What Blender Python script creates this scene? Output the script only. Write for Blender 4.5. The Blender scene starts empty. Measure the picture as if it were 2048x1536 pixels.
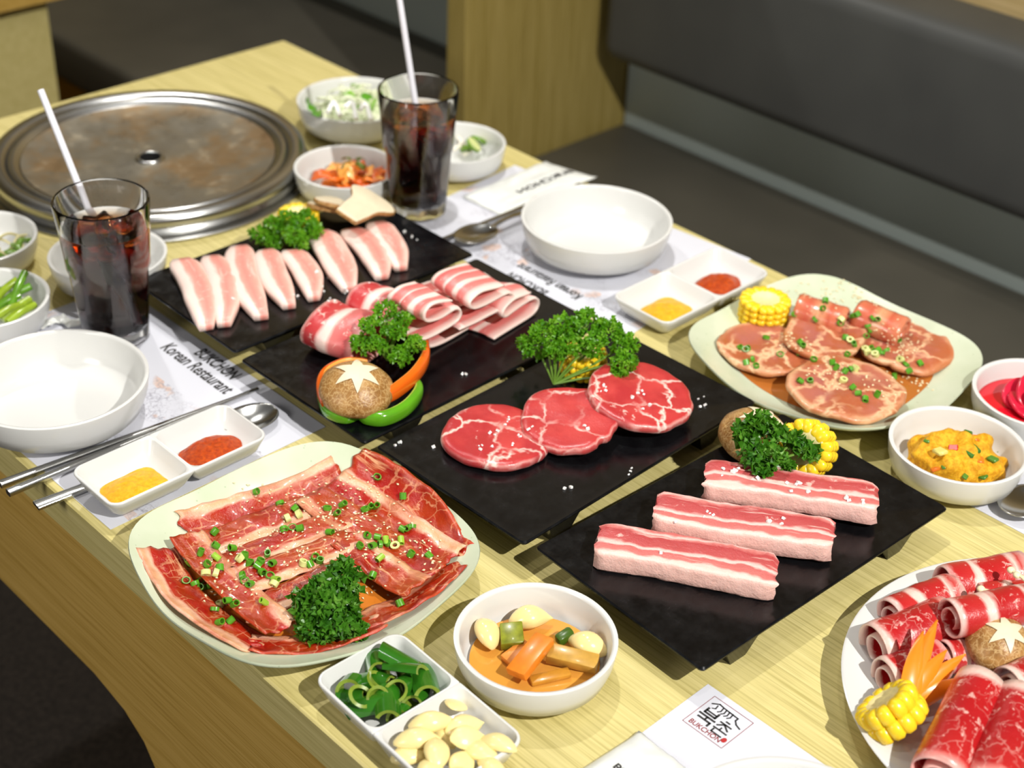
import bpy, bmesh, math, random
import numpy as np
from mathutils import Vector, Matrix, noise as mnoise

random.seed(11)
rng = np.random.default_rng(11)
SC = bpy.context.scene
COL = SC.collection
TZ = 0.75                                   # height of the table top
pi = math.pi

# ------------------------------------------------------------------ camera
FPX, PITCH, ROLL, YAW, CAMH = 3042.0, 0.5791, 0.0433, math.radians(45.2), 0.80
def _basis():
    cp, sp = math.cos(PITCH), math.sin(PITCH)
    fwd = np.array([0, cp, -sp]); right = np.array([1.0, 0, 0]); up = np.cross(right, fwd)
    r = right * math.cos(ROLL) + up * math.sin(ROLL); u = np.cross(r, fwd)
    a = -YAW
    R = np.array([[math.cos(a), -math.sin(a), 0], [math.sin(a), math.cos(a), 0], [0, 0, 1]])
    return R @ fwd, R @ r, R @ u
FWD, RGT, UPV = _basis()
CAM = np.array([0, 0, TZ + CAMH])
def P(u, v, h=0.0):
    """point of the table scene seen at photo pixel (u, v), h metres above the table top"""
    d = FWD + (u - 1024) / FPX * RGT + (768 - v) / FPX * UPV
    return CAM + d * ((TZ + h - CAM[2]) / d[2])
def mpp(p):
    return float((np.array(p) - CAM) @ FWD) / FPX
cam_d = bpy.data.cameras.new('camera'); cam = bpy.data.objects.new('camera', cam_d); COL.objects.link(cam)
M = Matrix.Identity(4)
for i in range(3):
    M[i][0], M[i][1], M[i][2], M[i][3] = RGT[i], UPV[i], -FWD[i], CAM[i]
cam.matrix_world = M
cam_d.sensor_width = 36; cam_d.sensor_fit = 'HORIZONTAL'; cam_d.lens = 36 * FPX / 2048
cam_d.clip_start = 0.05; cam_d.clip_end = 60
cam_d.dof.use_dof = True; cam_d.dof.focus_distance = 1.20; cam_d.dof.aperture_fstop = 5.6
SC.camera = cam

# ------------------------------------------------------------------ light
w = bpy.data.worlds.new('world'); SC.world = w; w.use_nodes = True
w.node_tree.nodes['Background'].inputs[0].default_value = (1.0, 0.97, 0.92, 1)
w.node_tree.nodes['Background'].inputs[1].default_value = 0.13
def spot(name, loc, target, power, radius, angle=95, col=(1, 0.975, 0.925)):
    l = bpy.data.lights.new(name, 'SPOT'); l.energy = power; l.shadow_soft_size = radius
    l.spot_size = math.radians(angle); l.spot_blend = 0.6; l.color = col
    o = bpy.data.objects.new(name, l); COL.objects.link(o); o.location = loc
    o.rotation_euler = (Vector(target) - Vector(loc)).to_track_quat('-Z', 'Y').to_euler()
    return o
TC = (0.85, 0.85, TZ)
spot('ceiling_spot_light', (0.55, -1.00, TZ + 1.75), TC, 228, 0.016, 70)
spot('ceiling_spot_light', (1.08, 1.20, TZ + 1.85), (1.05, 1.15, TZ), 62, 0.020, 56)
spot('ceiling_spot_light', (0.62, 0.35, TZ + 1.85), (0.65, 0.4, TZ), 9, 0.022, 100)
spot('ceiling_spot_light', (1.35, 2.60, TZ + 1.85), (1.4, 2.3, 0.5), 46, 0.030, 110)
def area(name, loc, size, power, col=(1, 0.96, 0.9)):
    l = bpy.data.lights.new(name, 'AREA'); l.energy = power; l.shape = 'SQUARE'; l.size = size; l.color = col
    o = bpy.data.objects.new(name, l); COL.objects.link(o); o.location = loc
    return o
side_fill = area('side_board_fill_light', (-1.3, 0.9, TZ + 1.0), 0.6, 13); side_fill.rotation_euler = (Vector((0.45, 0.9, TZ - .1)) - side_fill.location).to_track_quat('-Z', 'Y').to_euler()  # added fill light, no visible source: brightens the table's side board
SC.view_settings.view_transform = 'Standard'; SC.view_settings.look = 'None'
SC.view_settings.exposure = 0.2; SC.view_settings.gamma = 1.0
SC.view_settings.use_curve_mapping = False

# ------------------------------------------------------------------ materials
def C(r, g, b, a=1.0):
    f = lambda c: (c / 255 / 12.92) if c / 255 <= 0.04045 else ((c / 255 + 0.055) / 1.055) ** 2.4
    return (f(r), f(g), f(b), a)
class NT:
    def __init__(s, name):
        s.m = bpy.data.materials.new(name); s.m.use_nodes = True; s.t = s.m.node_tree
        s.b = s.t.nodes['Principled BSDF']; s.out = s.t.nodes['Material Output']
    def n(s, typ, ins=None, **props):
        nd = s.t.nodes.new(typ)
        for k, v in props.items(): setattr(nd, k, v)
        for k, v in (ins or {}).items(): s.set(nd.inputs[k], v)
        return nd
    def set(s, inp, v):
        if isinstance(v, bpy.types.NodeSocket): s.t.links.new(v, inp)
        else: inp.default_value = v
    def ramp(s, fac, stops, interp='LINEAR'):
        nd = s.t.nodes.new('ShaderNodeValToRGB'); s.set(nd.inputs[0], fac); cr = nd.color_ramp; cr.interpolation = interp
        while len(cr.elements) < len(stops): cr.elements.new(0.5)
        for e, (p, c) in zip(cr.elements, stops):
            e.position = p; e.color = c if len(c) == 4 else (*c, 1)
        return nd.outputs[0]
    def mix(s, fac, a, b, mode='MIX'):
        nd = s.t.nodes.new('ShaderNodeMix'); nd.data_type = 'RGBA'; nd.blend_type = mode
        s.set(nd.inputs[0], fac); s.set(nd.inputs[6], a); s.set(nd.inputs[7], b); return nd.outputs[2]
    def math(s, op, a, b=0.0, clamp=False):
        nd = s.t.nodes.new('ShaderNodeMath'); nd.operation = op; nd.use_clamp = clamp
        s.set(nd.inputs[0], a); s.set(nd.inputs[1], b); return nd.outputs[0]
    def vmath(s, op, a, b):
        nd = s.t.nodes.new('ShaderNodeVectorMath'); nd.operation = op
        s.set(nd.inputs[0], a)
        if op == 'SCALE': s.set(nd.inputs[3], b)
        else: s.set(nd.inputs[1], b)
        return nd.outputs[0]
    def noise(s, vec, scale, detail=3, rough=0.5, col=False):
        nd = s.n('ShaderNodeTexNoise', {'Vector': vec, 'Scale': scale, 'Detail': detail, 'Roughness': rough})
        return nd.outputs[1 if col else 0]
    def vor(s, vec, scale, feature='DISTANCE_TO_EDGE'):
        nd = s.n('ShaderNodeTexVoronoi', {'Vector': vec, 'Scale': scale}, feature=feature); return nd.outputs['Distance']
    def coord(s, which='Object'):
        return s.n('ShaderNodeTexCoord').outputs[which]
    def rnd(s):
        return s.n('ShaderNodeObjectInfo').outputs['Random']
    def shifted(s, vec, amount=50.0):
        r = s.rnd(); cb = s.n('ShaderNodeCombineXYZ', {0: s.math('MULTIPLY', r, amount), 1: s.math('MULTIPLY', r, amount * 1.7), 2: s.math('MULTIPLY', r, amount * .6)})
        return s.vmath('ADD', vec, cb.outputs[0])
    def bump(s, height, strength=0.3, dist=0.001):
        nd = s.n('ShaderNodeBump', {'Height': height, 'Strength': strength, 'Distance': dist}); s.set(s.b.inputs['Normal'], nd.outputs[0])
    def done(s, base=None, rough=0.5, spec=0.5, metal=0.0, sss=0.0, sssr=(1, .3, .2), ssss=0.004, coat=0.0, coatr=0.1, trans=0.0, ior=None):
        b = s.b
        if base is not None: s.set(b.inputs['Base Color'], base)
        s.set(b.inputs['Roughness'], rough); s.set(b.inputs['Specular IOR Level'], spec); s.set(b.inputs['Metallic'], metal)
        if sss: b.inputs['Subsurface Weight'].default_value = sss; b.inputs['Subsurface Radius'].default_value = sssr; b.inputs['Subsurface Scale'].default_value = ssss
        if coat: b.inputs['Coat Weight'].default_value = coat; b.inputs['Coat Roughness'].default_value = coatr
        if trans: b.inputs['Transmission Weight'].default_value = trans
        if ior: b.inputs['IOR'].default_value = ior
        return s.m
def plain(name, c, rough=0.5, vary=0.0, scale=60, **k):
    t = NT(name)
    if vary:
        v = t.noise(t.shifted(t.coord()), scale, 4)
        d = tuple(x * (1 - vary) for x in c[:3]) + (1,); l = tuple(min(1, x * (1 + vary)) for x in c[:3]) + (1,)
        return t.done(t.ramp(v, [(0.3, d), (0.7, l)]), rough, **k)
    return t.done(c, rough, **k)

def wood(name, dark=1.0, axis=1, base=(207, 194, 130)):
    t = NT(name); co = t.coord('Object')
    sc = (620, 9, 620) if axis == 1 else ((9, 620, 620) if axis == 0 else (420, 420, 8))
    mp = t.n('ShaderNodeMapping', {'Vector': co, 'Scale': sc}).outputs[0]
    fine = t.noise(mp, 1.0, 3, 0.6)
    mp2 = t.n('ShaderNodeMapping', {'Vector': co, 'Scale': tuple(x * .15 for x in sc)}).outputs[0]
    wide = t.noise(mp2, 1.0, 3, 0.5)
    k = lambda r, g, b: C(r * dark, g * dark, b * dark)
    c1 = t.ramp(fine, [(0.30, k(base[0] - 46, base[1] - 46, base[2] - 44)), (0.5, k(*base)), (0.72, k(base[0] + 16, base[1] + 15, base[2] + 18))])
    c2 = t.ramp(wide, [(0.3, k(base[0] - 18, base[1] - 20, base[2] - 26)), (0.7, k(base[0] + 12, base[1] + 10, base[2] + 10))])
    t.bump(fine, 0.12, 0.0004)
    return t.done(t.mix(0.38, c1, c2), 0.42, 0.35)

FAT = C(244, 214, 202)
def meat(name, stops, marble=None, fleck=None, warp=0.10, rough=0.32, bump=0.35, wscale=(3.5, 1.2, 1), bscale=160, fat=FAT, sss=0.12, coat=0.0, along=1.0, blotch=None, streak=None):
    """layered meat: colour bands across UV x, warped by noise, with fat marbling lines and flecks"""
    t = NT(name); uv = t.coord('UV'); ob = t.shifted(t.coord('Object'), 3.0)
    mp = t.n('ShaderNodeMapping', {'Vector': t.shifted(uv, 7.0), 'Scale': (wscale[0], wscale[1], 1)}).outputs[0]
    nz = t.noise(mp, 1.6, 4, 0.55)
    x = t.n('ShaderNodeSeparateXYZ', {0: uv}).outputs[0]
    x = t.math('ADD', x, t.math('MULTIPLY', t.math('SUBTRACT', nz, 0.5), warp * 2))
    col = t.ramp(x, stops)
    if blotch:
        bn = t.noise(ob, blotch[0], 3, 0.6)
        col = t.mix(t.ramp(bn, [(0.42, (0, 0, 0, 1)), (0.6, (blotch[2],) * 3 + (1,))]), col, blotch[1])
    ds = t.vmath('ADD', ob, t.vmath('SCALE', t.vmath('SUBTRACT', t.noise(ob, 40, 3, 0.6, True), (0.5, 0.5, 0.5)), 0.03))
    if marble:
        sc, wd, amt = marble
        e = t.vor(ds, sc); e = t.ramp(e, [(0.0, (1, 1, 1, 1)), (wd, (0, 0, 0, 1))])
        mask = t.ramp(t.noise(ob, sc * 0.9, 2), [(0.38, (0, 0, 0, 1)), (0.55, (amt, amt, amt, 1))])
        col = t.mix(t.math('MULTIPLY', e, mask), col, fat)
    if streak:
        su, sv, thr, amt = streak
        sn = t.noise(t.n('ShaderNodeMapping', {'Vector': t.vmath('ADD', t.shifted(uv, 9.0), t.vmath('SCALE', t.noise(mp, 1.2, 2, .5, True), 0.10)), 'Scale': (su, sv, 1)}).outputs[0], 1.0, 4, 0.6)
        col = t.mix(t.ramp(sn, [(thr, (0, 0, 0, 1)), (thr + 0.08, (amt, amt, amt, 1))]), col, fat)
    if fleck:
        sc, thr, amt = fleck
        fn = t.noise(t.n('ShaderNodeMapping', {'Vector': ds, 'Scale': (1, along, 1)}).outputs[0], sc, 4, 0.65)
        col = t.mix(t.ramp(fn, [(thr, (0, 0, 0, 1)), (thr + 0.07, (amt, amt, amt, 1))]), col, fat)
    if bump: t.bump(t.math('ADD', t.noise(ob, bscale, 3, 0.6), t.math('MULTIPLY', t.noise(ob, bscale * 5, 2, 0.6), 0.35)), bump, 0.0012)
    return t.done(col, rough, 0.5, sss=sss, sssr=(1, .35, .25), ssss=0.003, coat=coat)

RED, DRED = C(196, 66, 62), C(168, 42, 44)
MAT = dict(
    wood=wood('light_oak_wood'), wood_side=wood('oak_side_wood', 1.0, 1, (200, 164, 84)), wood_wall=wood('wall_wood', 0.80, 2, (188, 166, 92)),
    wood_pale=wood('pale_wall_wood', 1.0, 1, (200, 176, 126)),
    white=plain('white_melamine', C(216, 216, 213), 0.18, spec=0.5), black=None,
    steel=plain('brushed_steel', C(176, 176, 174), 0.26, metal=1.0), cut=plain('cutlery_steel', C(186, 186, 184), 0.2, metal=1.0),
    leather=None, straw=plain('white_straw', C(232, 232, 240), 0.4), paper=None, ink=plain('black_ink', C(52, 50, 50), 0.7), redink=plain('red_ink', C(140, 48, 48), 0.7),
    foil=plain('packet_film', C(226, 228, 224), 0.3, 0.05, 90),
    salt=plain('salt', C(250, 246, 242), 0.35, sss=0.2), sesame=plain('sesame', C(240, 222, 178), 0.4, 0.08, 300),
)
def _m():
    t = NT('black_stoneware'); co = t.coord(); n1 = t.noise(co, 60, 5, 0.7)
    t.bump(t.noise(co, 900, 2), 0.05, 0.0002)
    MAT['black'] = t.done(t.ramp(n1, [(0.35, C(9, 9, 11)), (0.75, C(19, 20, 22))]), t.ramp(n1, [(0.35, (.13,) * 3), (0.7, (.30,) * 3)]), 0.35)
    t = NT('dark_grey_leather'); co = t.coord(); n1 = t.vor(co, 420); t.bump(n1, 0.12, 0.0004)
    MAT['leather'] = t.done(t.ramp(t.noise(co, 6, 2), [(0.3, C(74, 71, 62)), (0.7, C(84, 80, 70))]), 0.48, 0.35)
    t = NT('backrest_leather'); co = t.coord(); t.bump(t.vor(co, 420), 0.12, 0.0004); MAT['leather_back'] = t.done(t.ramp(t.noise(co, 6, 2), [(0.3, C(68, 69, 68)), (0.7, C(76, 77, 75))]), 0.5, 0.35)
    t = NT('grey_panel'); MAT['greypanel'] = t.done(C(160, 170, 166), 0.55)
    t = NT('dark_carpet'); co = t.coord(); MAT['carpet'] = t.done(t.ramp(t.noise(co, 130, 4, .7), [(0.35, C(30, 25, 21)), (0.7, C(62, 54, 48))]), 0.9)
    t = NT('celadon_glaze'); co = t.coord(); sp = t.vor(t.shifted(co, 1.0), 170, 'F1'); spk = t.ramp(sp, [(0.10, (1, 1, 1, 1)), (0.17, (0, 0, 0, 1))])
    mk = t.ramp(t.noise(co, 120, 2), [(0.5, (0, 0, 0, 1)), (0.6, (.55, .55, .55, 1))])
    base = t.ramp(t.noise(co, 25, 3), [(0.3, C(193, 203, 174)), (0.7, C(206, 213, 189))])
    MAT['celadon'] = t.done(t.mix(t.math('MULTIPLY', spk, mk), base, C(150, 168, 130)), 0.2, 0.5)
    t = NT('griddle_iron'); co = t.coord(); n1 = t.noise(co, 9, 5, .65); n2 = t.noise(co, 26, 5, .7)
    c1 = t.ramp(n1, [(0.3, C(134, 130, 121)), (0.50, C(138, 130, 114)), (0.62, C(146, 122, 90)), (0.78, C(130, 98, 66))])
    cr = t.ramp(n2, [(0.60, (0, 0, 0, 1)), (0.70, (.5, .5, .5, 1))])
    MAT['griddle'] = t.done(t.mix(cr, c1, C(186, 174, 150)), t.ramp(n2, [(0.3, (.24,) * 3), (0.7, (.42,) * 3)]), 0.5, metal=0.65)
    # printed paper mats: faint ink sketch in one band of the sheet
    t = NT('printed_paper'); co = t.coord(); x = t.n('ShaderNodeSeparateXYZ', {0: co}).outputs
    v1 = t.vor(t.vmath('ADD', co, t.vmath('SCALE', t.noise(co, 60, 3, .6, True), 0.02)), 95)
    ln = t.ramp(v1, [(0.02, (1, 1, 1, 1)), (0.07, (0, 0, 0, 1))])
    fine = t.ramp(t.noise(co, 420, 4, .7), [(0.52, (0, 0, 0, 1)), (0.6, (1, 1, 1, 1))])
    msk = t.ramp(t.noise(co, 16, 2), [(0.47, (0, 0, 0, 1)), (0.56, (1, 1, 1, 1))])
    band = t.math('MULTIPLY', t.math('GREATER_THAN', x[0], -0.095), t.math('LESS_THAN', x[0], 0.045))
    pk = t.ramp(t.noise(co, 34, 2), [(0.60, (0, 0, 0, 1)), (0.64, (.8, .8, .8, 1))])
    sk = t.math('MULTIPLY', t.math('MULTIPLY', t.math('ADD', t.math('MULTIPLY', ln, .5), t.math('MULTIPLY', fine, .45)), msk), band)
    base = t.mix(t.math('MULTIPLY', t.math('MULTIPLY', pk, msk), band), C(214, 215, 224), C(218, 184, 164))
    MAT['paper'] = t.done(t.mix(sk, base, C(150, 148, 160)), 0.5, 0.3)
    t = NT('clear_glass'); MAT['glass'] = t.done((1, 1, 1, 1), 0.0, trans=1.0, ior=1.48)
    t = NT('ice'); MAT['ice'] = t.done((1.0, 0.90, 0.70, 1), 0.12, trans=1.0, ior=1.22)
    t = NT('cola'); t.done((1, 1, 1, 1), 0.0, trans=1.0, ior=1.30)
    zc = t.n('ShaderNodeSeparateXYZ', {0: t.coord('Object')}).outputs[2]
    dn = t.n('ShaderNodeMapRange', {'Value': zc, 'From Min': 0.078, 'From Max': 0.114, 'To Min': 300.0, 'To Max': 30.0}).outputs[0]
    va = t.n('ShaderNodeVolumeAbsorption', {'Color': (0.78, 0.42, 0.02, 1), 'Density': dn}); t.t.links.new(va.outputs[0], t.out.inputs['Volume'])
    MAT['cola'] = t.m
_m()

# ------------------------------------------------------------------ mesh helpers
class G:
    def __init__(s): s.v, s.f, s.uv, s.mi = [], [], [], []
    def add(s, v, f, uv=None, mi=0):
        o = len(s.v); s.v += [tuple(map(float, p)) for p in v]; s.f += [tuple(i + o for i in q) for q in f]
        s.uv += [tuple(map(float, q)) for q in (uv if uv is not None else [(0, 0)] * len(v))]
        s.mi += mi if isinstance(mi, list) else [mi] * len(f); return s
    def join(s, g, mi=None): return s.add(g.v, g.f, g.uv, g.mi if mi is None else mi)
    def xf(s, fn): s.v = [tuple(map(float, fn(np.array(p)))) for p in s.v]; return s
    def move(s, d): s.v = [(p[0] + d[0], p[1] + d[1], p[2] + d[2]) for p in s.v]; return s
    def rot(s, m): 
        A = np.array(m)[:3, :3]; s.v = [tuple(q) for q in (np.array(s.v) @ A.T)]; return s
def rotm(x=0, y=0, z=0):
    return Matrix.Rotation(z, 3, 'Z') @ Matrix.Rotation(y, 3, 'Y') @ Matrix.Rotation(x, 3, 'X')
def mesh(g, mats, smooth=True, sharp=50, name='mesh'):
    me = bpy.data.meshes.new(name); me.from_pydata(g.v, [], g.f)
    for m in (mats if isinstance(mats, list) else [mats]): me.materials.append(m)
    ul = me.uv_layers.new(name='UVMap'); li = np.empty(len(me.loops), dtype=np.int32); me.loops.foreach_get('vertex_index', li)
    ul.data.foreach_set('uv', np.array(g.uv, dtype=np.float32)[li].ravel())
    if any(g.mi): me.polygons.foreach_set('material_index', np.array(g.mi, dtype=np.int32))
    bm = bmesh.new(); bm.from_mesh(me); bmesh.ops.recalc_face_normals(bm, faces=bm.faces); bm.to_mesh(me); bm.free()
    if smooth:
        me.polygons.foreach_set('use_smooth', [True] * len(me.polygons))
        if sharp: me.set_sharp_from_angle(angle=math.radians(sharp))
    me.update(); return me
def ob(name, me, parent=None, loc=(0, 0, 0), rot=None):
    o = bpy.data.objects.new(name, me); COL.objects.link(o); o.location = tuple(map(float, loc))
    if rot is not None: o.rotation_euler = rot if not isinstance(rot, Matrix) else rot.to_euler()
    if parent: o.parent = parent
    return o
def tag(o, label, cat, group=None, kind=None):
    o['label'] = label; o['category'] = cat
    if group: o['group'] = group
    if kind: o['kind'] = kind
    return o
def thing(name, loc, label, cat, group=None, rot=None):
    o = bpy.data.objects.new(name, None); COL.objects.link(o); o.location = tuple(map(float, loc)); o.empty_display_size = 0.01
    if rot is not None: o.rotation_euler = rot if not isinstance(rot, Matrix) else rot.to_euler()
    return tag(o, label, cat, group)
def wob(name, g, mats, parent=None, smooth=True, sharp=50):
    """object from a shape given in world coordinates; its origin goes to the foot of the shape"""
    a = np.array(g.v); org = np.array([(a[:, 0].min() + a[:, 0].max()) / 2, (a[:, 1].min() + a[:, 1].max()) / 2, a[:, 2].min()])
    g.move(-org); me = mesh(g, mats, smooth, sharp, name)
    if parent is not None: org = org - np.array(parent.location)
    return ob(name, me, parent, org)
def struct(name, g, mats, smooth=True, parent=None):
    o = wob(name, g, mats, parent, smooth, 40)
    if parent is None: o['kind'] = 'structure'
    return o
def lathe(prof, n=48, mod=None):
    g = G(); th = np.linspace(0, 2 * pi, n, endpoint=False); idx = []
    for r, z in prof:
        if r == 0: idx.append([len(g.v)]); g.add([(0, 0, z)], [])
        else:
            k = len(g.v); pts = []
            for a in th:
                s, dz = (mod(a, r, z) if mod else (1, 0)); pts.append((r * s * math.cos(a), r * s * math.sin(a), z + dz))
            g.add(pts, []); idx.append(list(range(k, k + n)))
    f = []
    for a, b in zip(idx, idx[1:]):
        for i in range(n):
            j = (i + 1) % n
            if len(a) == 1 and len(b) == 1: continue
            if len(a) == 1: f.append((a[0], b[i], b[j]))
            elif len(b) == 1: f.append((a[i], a[j], b[0]))
            else: f.append((a[i], a[j], b[j], b[i]))
    g.f += f; g.mi += [0] * len(f); return g
def loft(rings, cap0=True, cap1=True, closed=True):
    g = G(); n = len(rings[0]); v = [p for r in rings for p in r]; f = []
    for k in range(len(rings) - 1):
        for i in range(n if closed else n - 1):
            j = (i + 1) % n; f.append((k * n + i, k * n + j, (k + 1) * n + j, (k + 1) * n + i))
    if cap0: f.append(tuple(range(n))[::-1])
    if cap1: f.append(tuple(range((len(rings) - 1) * n, len(rings) * n)))
    uv = [(i / n, k / max(1, len(rings) - 1)) for k in range(len(rings)) for i in range(n)]
    return g.add(v, f, uv)
def box(x0, x1, y0, y1, z0, z1, bev=0.0, seg=2):
    bm = bmesh.new(); bmesh.ops.create_cube(bm, size=1)
    for v in bm.verts: v.co = ((x0 + x1) / 2 + v.co.x * (x1 - x0), (y0 + y1) / 2 + v.co.y * (y1 - y0), (z0 + z1) / 2 + v.co.z * (z1 - z0))
    if bev: bmesh.ops.bevel(bm, geom=list(bm.edges), offset=bev, segments=seg, affect='EDGES', profile=0.5)
    g = from_bm(bm); return g
def from_bm(bm):
    bm.verts.index_update(); g = G(); g.add([v.co for v in bm.verts], [[v.index for v in f.verts] for f in bm.faces]); bm.free(); return g
def rrect(sx, sy, r, z=0, n=5, cx=0, cy=0, radii=None):
    """counter-clockwise rounded rectangle, half sizes sx, sy"""
    out = []; rr = radii or [r] * 4
    for k, (qx, qy) in enumerate(((1, 1), (-1, 1), (-1, -1), (1, -1))):
        for i in range(n + 1):
            a = k * pi / 2 + i / n * pi / 2
            out.append((cx + qx * (sx - rr[k]) + rr[k] * math.cos(a), cy + qy * (sy - rr[k]) + rr[k] * math.sin(a), z))
    return out
def catmull(pts, n=8):
    p = [np.array(q, float) for q in pts]; p = [2 * p[0] - p[1]] + p + [2 * p[-1] - p[-2]]; out = []
    for i in range(1, len(p) - 2):
        for t in np.linspace(0, 1, n, endpoint=False):
            a, b, c, d = p[i - 1:i + 3]
            out.append(0.5 * (2 * b + (c - a) * t + (2 * a - 5 * b + 4 * c - d) * t * t + (3 * b - a - 3 * c + d) * t ** 3))
    out.append(p[-2]); return out
def frames(path):
    P_ = [np.array(q, float) for q in path]; T = [P_[min(i + 1, len(P_) - 1)] - P_[max(i - 1, 0)] for i in range(len(P_))]
    T = [t / (np.linalg.norm(t) + 1e-12) for t in T]; up = np.array([0, 0, 1.0]) if abs(T[0][2]) < .9 else np.array([1.0, 0, 0])
    nrm = np.cross(up, T[0]); nrm /= np.linalg.norm(nrm); out = []
    for t in T:
        nrm = nrm - t * (nrm @ t); nrm /= np.linalg.norm(nrm) + 1e-12; out.append((nrm, np.cross(t, nrm)))
    return P_, out
def tube(path, rad, n=8, sec=None):
    """sweep; rad a number or a list; sec optional list of (a, b) section points (x sideways, y up)"""
    p, fr = frames(path); rings = []
    sec = sec or [(math.cos(a), math.sin(a)) for a in np.linspace(0, 2 * pi, n, endpoint=False)]
    for i, (q, (nn, bb)) in enumerate(zip(p, fr)):
        r = rad[i] if isinstance(rad, (list, np.ndarray)) else rad
        rings.append([q + nn * a * r + bb * b * r for a, b in sec])
    return loft(rings)
def sheet(fn, nu, nv, th, two=False):
    """solid sheet over fn(u, v); thickness th downwards along the normal; UV = (u, v)"""
    U = np.linspace(0, 1, nu); V = np.linspace(0, 1, nv)
    A = np.array([[fn(u, v) for v in V] for u in U])
    du = np.gradient(A, axis=0); dv = np.gradient(A, axis=1); N = np.cross(du, dv); N /= np.linalg.norm(N, axis=2, keepdims=True) + 1e-12
    tm = np.ones((nu, nv, 1)) * th
    edge = np.minimum(np.minimum.outer(np.arange(nu), np.full(nv, 99)), np.minimum.outer(np.full(nu, 99), np.arange(nv)))
    edge = np.minimum(edge, np.minimum.outer(np.arange(nu)[::-1], np.full(nv, 99))); edge = np.minimum(edge, np.minimum.outer(np.full(nu, 99), np.arange(nv)[::-1]))
    tm[edge == 0] *= 0.55
    B = A - N * tm * 0.5; T_ = A + N * tm * 0.5
    g = G(); uv = [(u, v) for u in U for v in V]; f = []; q = nu * nv
    I = lambda i, j: i * nv + j
    for i in range(nu - 1):
        for j in range(nv - 1):
            f.append((I(i, j), I(i + 1, j), I(i + 1, j + 1), I(i, j + 1))); f.append((q + I(i, j), q + I(i, j + 1), q + I(i + 1, j + 1), q + I(i + 1, j)))
    bd = [(i, 0) for i in range(nu)] + [(nu - 1, j) for j in range(1, nv)] + [(i, nv - 1) for i in range(nu - 2, -1, -1)] + [(0, j) for j in range(nv - 2, 0, -1)]
    for (a, b) in zip(bd, bd[1:] + bd[:1]): f.append((I(*a), q + I(*a), q + I(*b), I(*b)))
    return g.add(list(T_.reshape(-1, 3)) + list(B.reshape(-1, 3)), f, uv + uv)
def disc(rfn, th, nr=7, nt=56, top=None, uvr=True):
    """flat slab with outline rfn(theta); UV = (normalised radius, angle)"""
    S = [0.0] + [(k / nr) ** 0.8 * 0.94 for k in range(1, nr + 1)]
    prof = [(s, th) for s in S[1:]] + [(0.985, th * .82), (1.0, th * .5), (0.985, th * .15), (0.95, 0)]
    g = G(); v = [(0, 0, th)]; uv = [(0, 0)]
    for s, z in prof:
        for k in range(nt):
            a = 2 * pi * k / nt; r = rfn(a) * s; v.append((r * math.cos(a), r * math.sin(a), z)); uv.append((s, k / nt))
    f = [(0, 1 + k, 1 + (k + 1) % nt) for k in range(nt)]
    for q in range(len(prof) - 1):
        for k in range(nt):
            a, b = 1 + q * nt + k, 1 + q * nt + (k + 1) % nt; f.append((a, a + nt, b + nt, b))
    f.append(tuple(1 + (len(prof) - 1) * nt + k for k in range(nt))[::-1])
    if top: v = [top(p) for p in v]
    return g.add(v, f, uv)
def nz(x, y=0, z=0): return mnoise.noise(Vector((x, y, z)))
def blob(sx, sy, sz, amp=0.1, freq=40, sub=3, seed=0, floor=None):
    bm = bmesh.new(); bmesh.ops.create_icosphere(bm, subdivisions=sub, radius=1)
    for v in bm.verts:
        k = 1 + amp * nz(v.co.x * freq + seed, v.co.y * freq, v.co.z * freq); v.co = Vector((v.co.x * sx * k, v.co.y * sy * k, v.co.z * sz * k))
        if floor is not None and v.co.z < floor: v.co.z = floor
    return from_bm(bm)
def copy_thing(o, loc=None, rot=None, label=None):
    c = o.copy(); COL.objects.link(c)
    if loc is not None: c.location = tuple(map(float, loc))
    if rot is not None: c.rotation_euler = rot
    if label: c['label'] = label
    for ch in o.children:
        d = ch.copy(); COL.objects.link(d); d.parent = c
        for gch in ch.children:
            e = gch.copy(); COL.objects.link(e); e.parent = d
    return c

# ------------------------------------------------------------------ the room
def zt(h): return TZ + h
struct('floor', box(-1.5, 3.0, -1.5, 5.0, -0.06, 0.0), MAT['carpet'], False)
X0, X1, Y0, Y1 = 0.456, 1.246, -0.06, 1.733
tb = thing('dining_table', ((X0 + X1) / 2, (Y0 + Y1) / 2, 0), 'long pale oak table with a built-in grill, carrying all the dishes', 'table')
GX, GY, GR = 0.8812, 1.513, 0.1851            # centre and rim radius of the built-in grill
wob('table_top', box(X0, X1, Y0, Y1, zt(-0.038), TZ, 0.0015, 1), MAT['wood'], tb, True, 30)
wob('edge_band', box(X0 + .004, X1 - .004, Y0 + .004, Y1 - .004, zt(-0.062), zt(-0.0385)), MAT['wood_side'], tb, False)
def skirt():
    # side board hanging under the top; it drops to the floor towards the near end in a rounded leg
    low = [(Y1 - .02, zt(-.215)), (1.0, zt(-.222)), (0.95, zt(-.232)), (0.92, zt(-.25)), (0.90, zt(-.28)), (0.885, zt(-.36)), (0.88, 0.0), (Y0 + .02, 0.0)]
    r = low + [(Y0 + .02, zt(-.063)), (Y1 - .02, zt(-.063))]
    return loft([[(X0 + .012, y, z) for y, z in r], [(X0 + .034, y, z) for y, z in r]])
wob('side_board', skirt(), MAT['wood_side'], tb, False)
wob('pedestal', box(0.80, 1.00, 0.25, 1.6, 0.0, zt(-.063)), MAT['wood_side'], tb, False)

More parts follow.
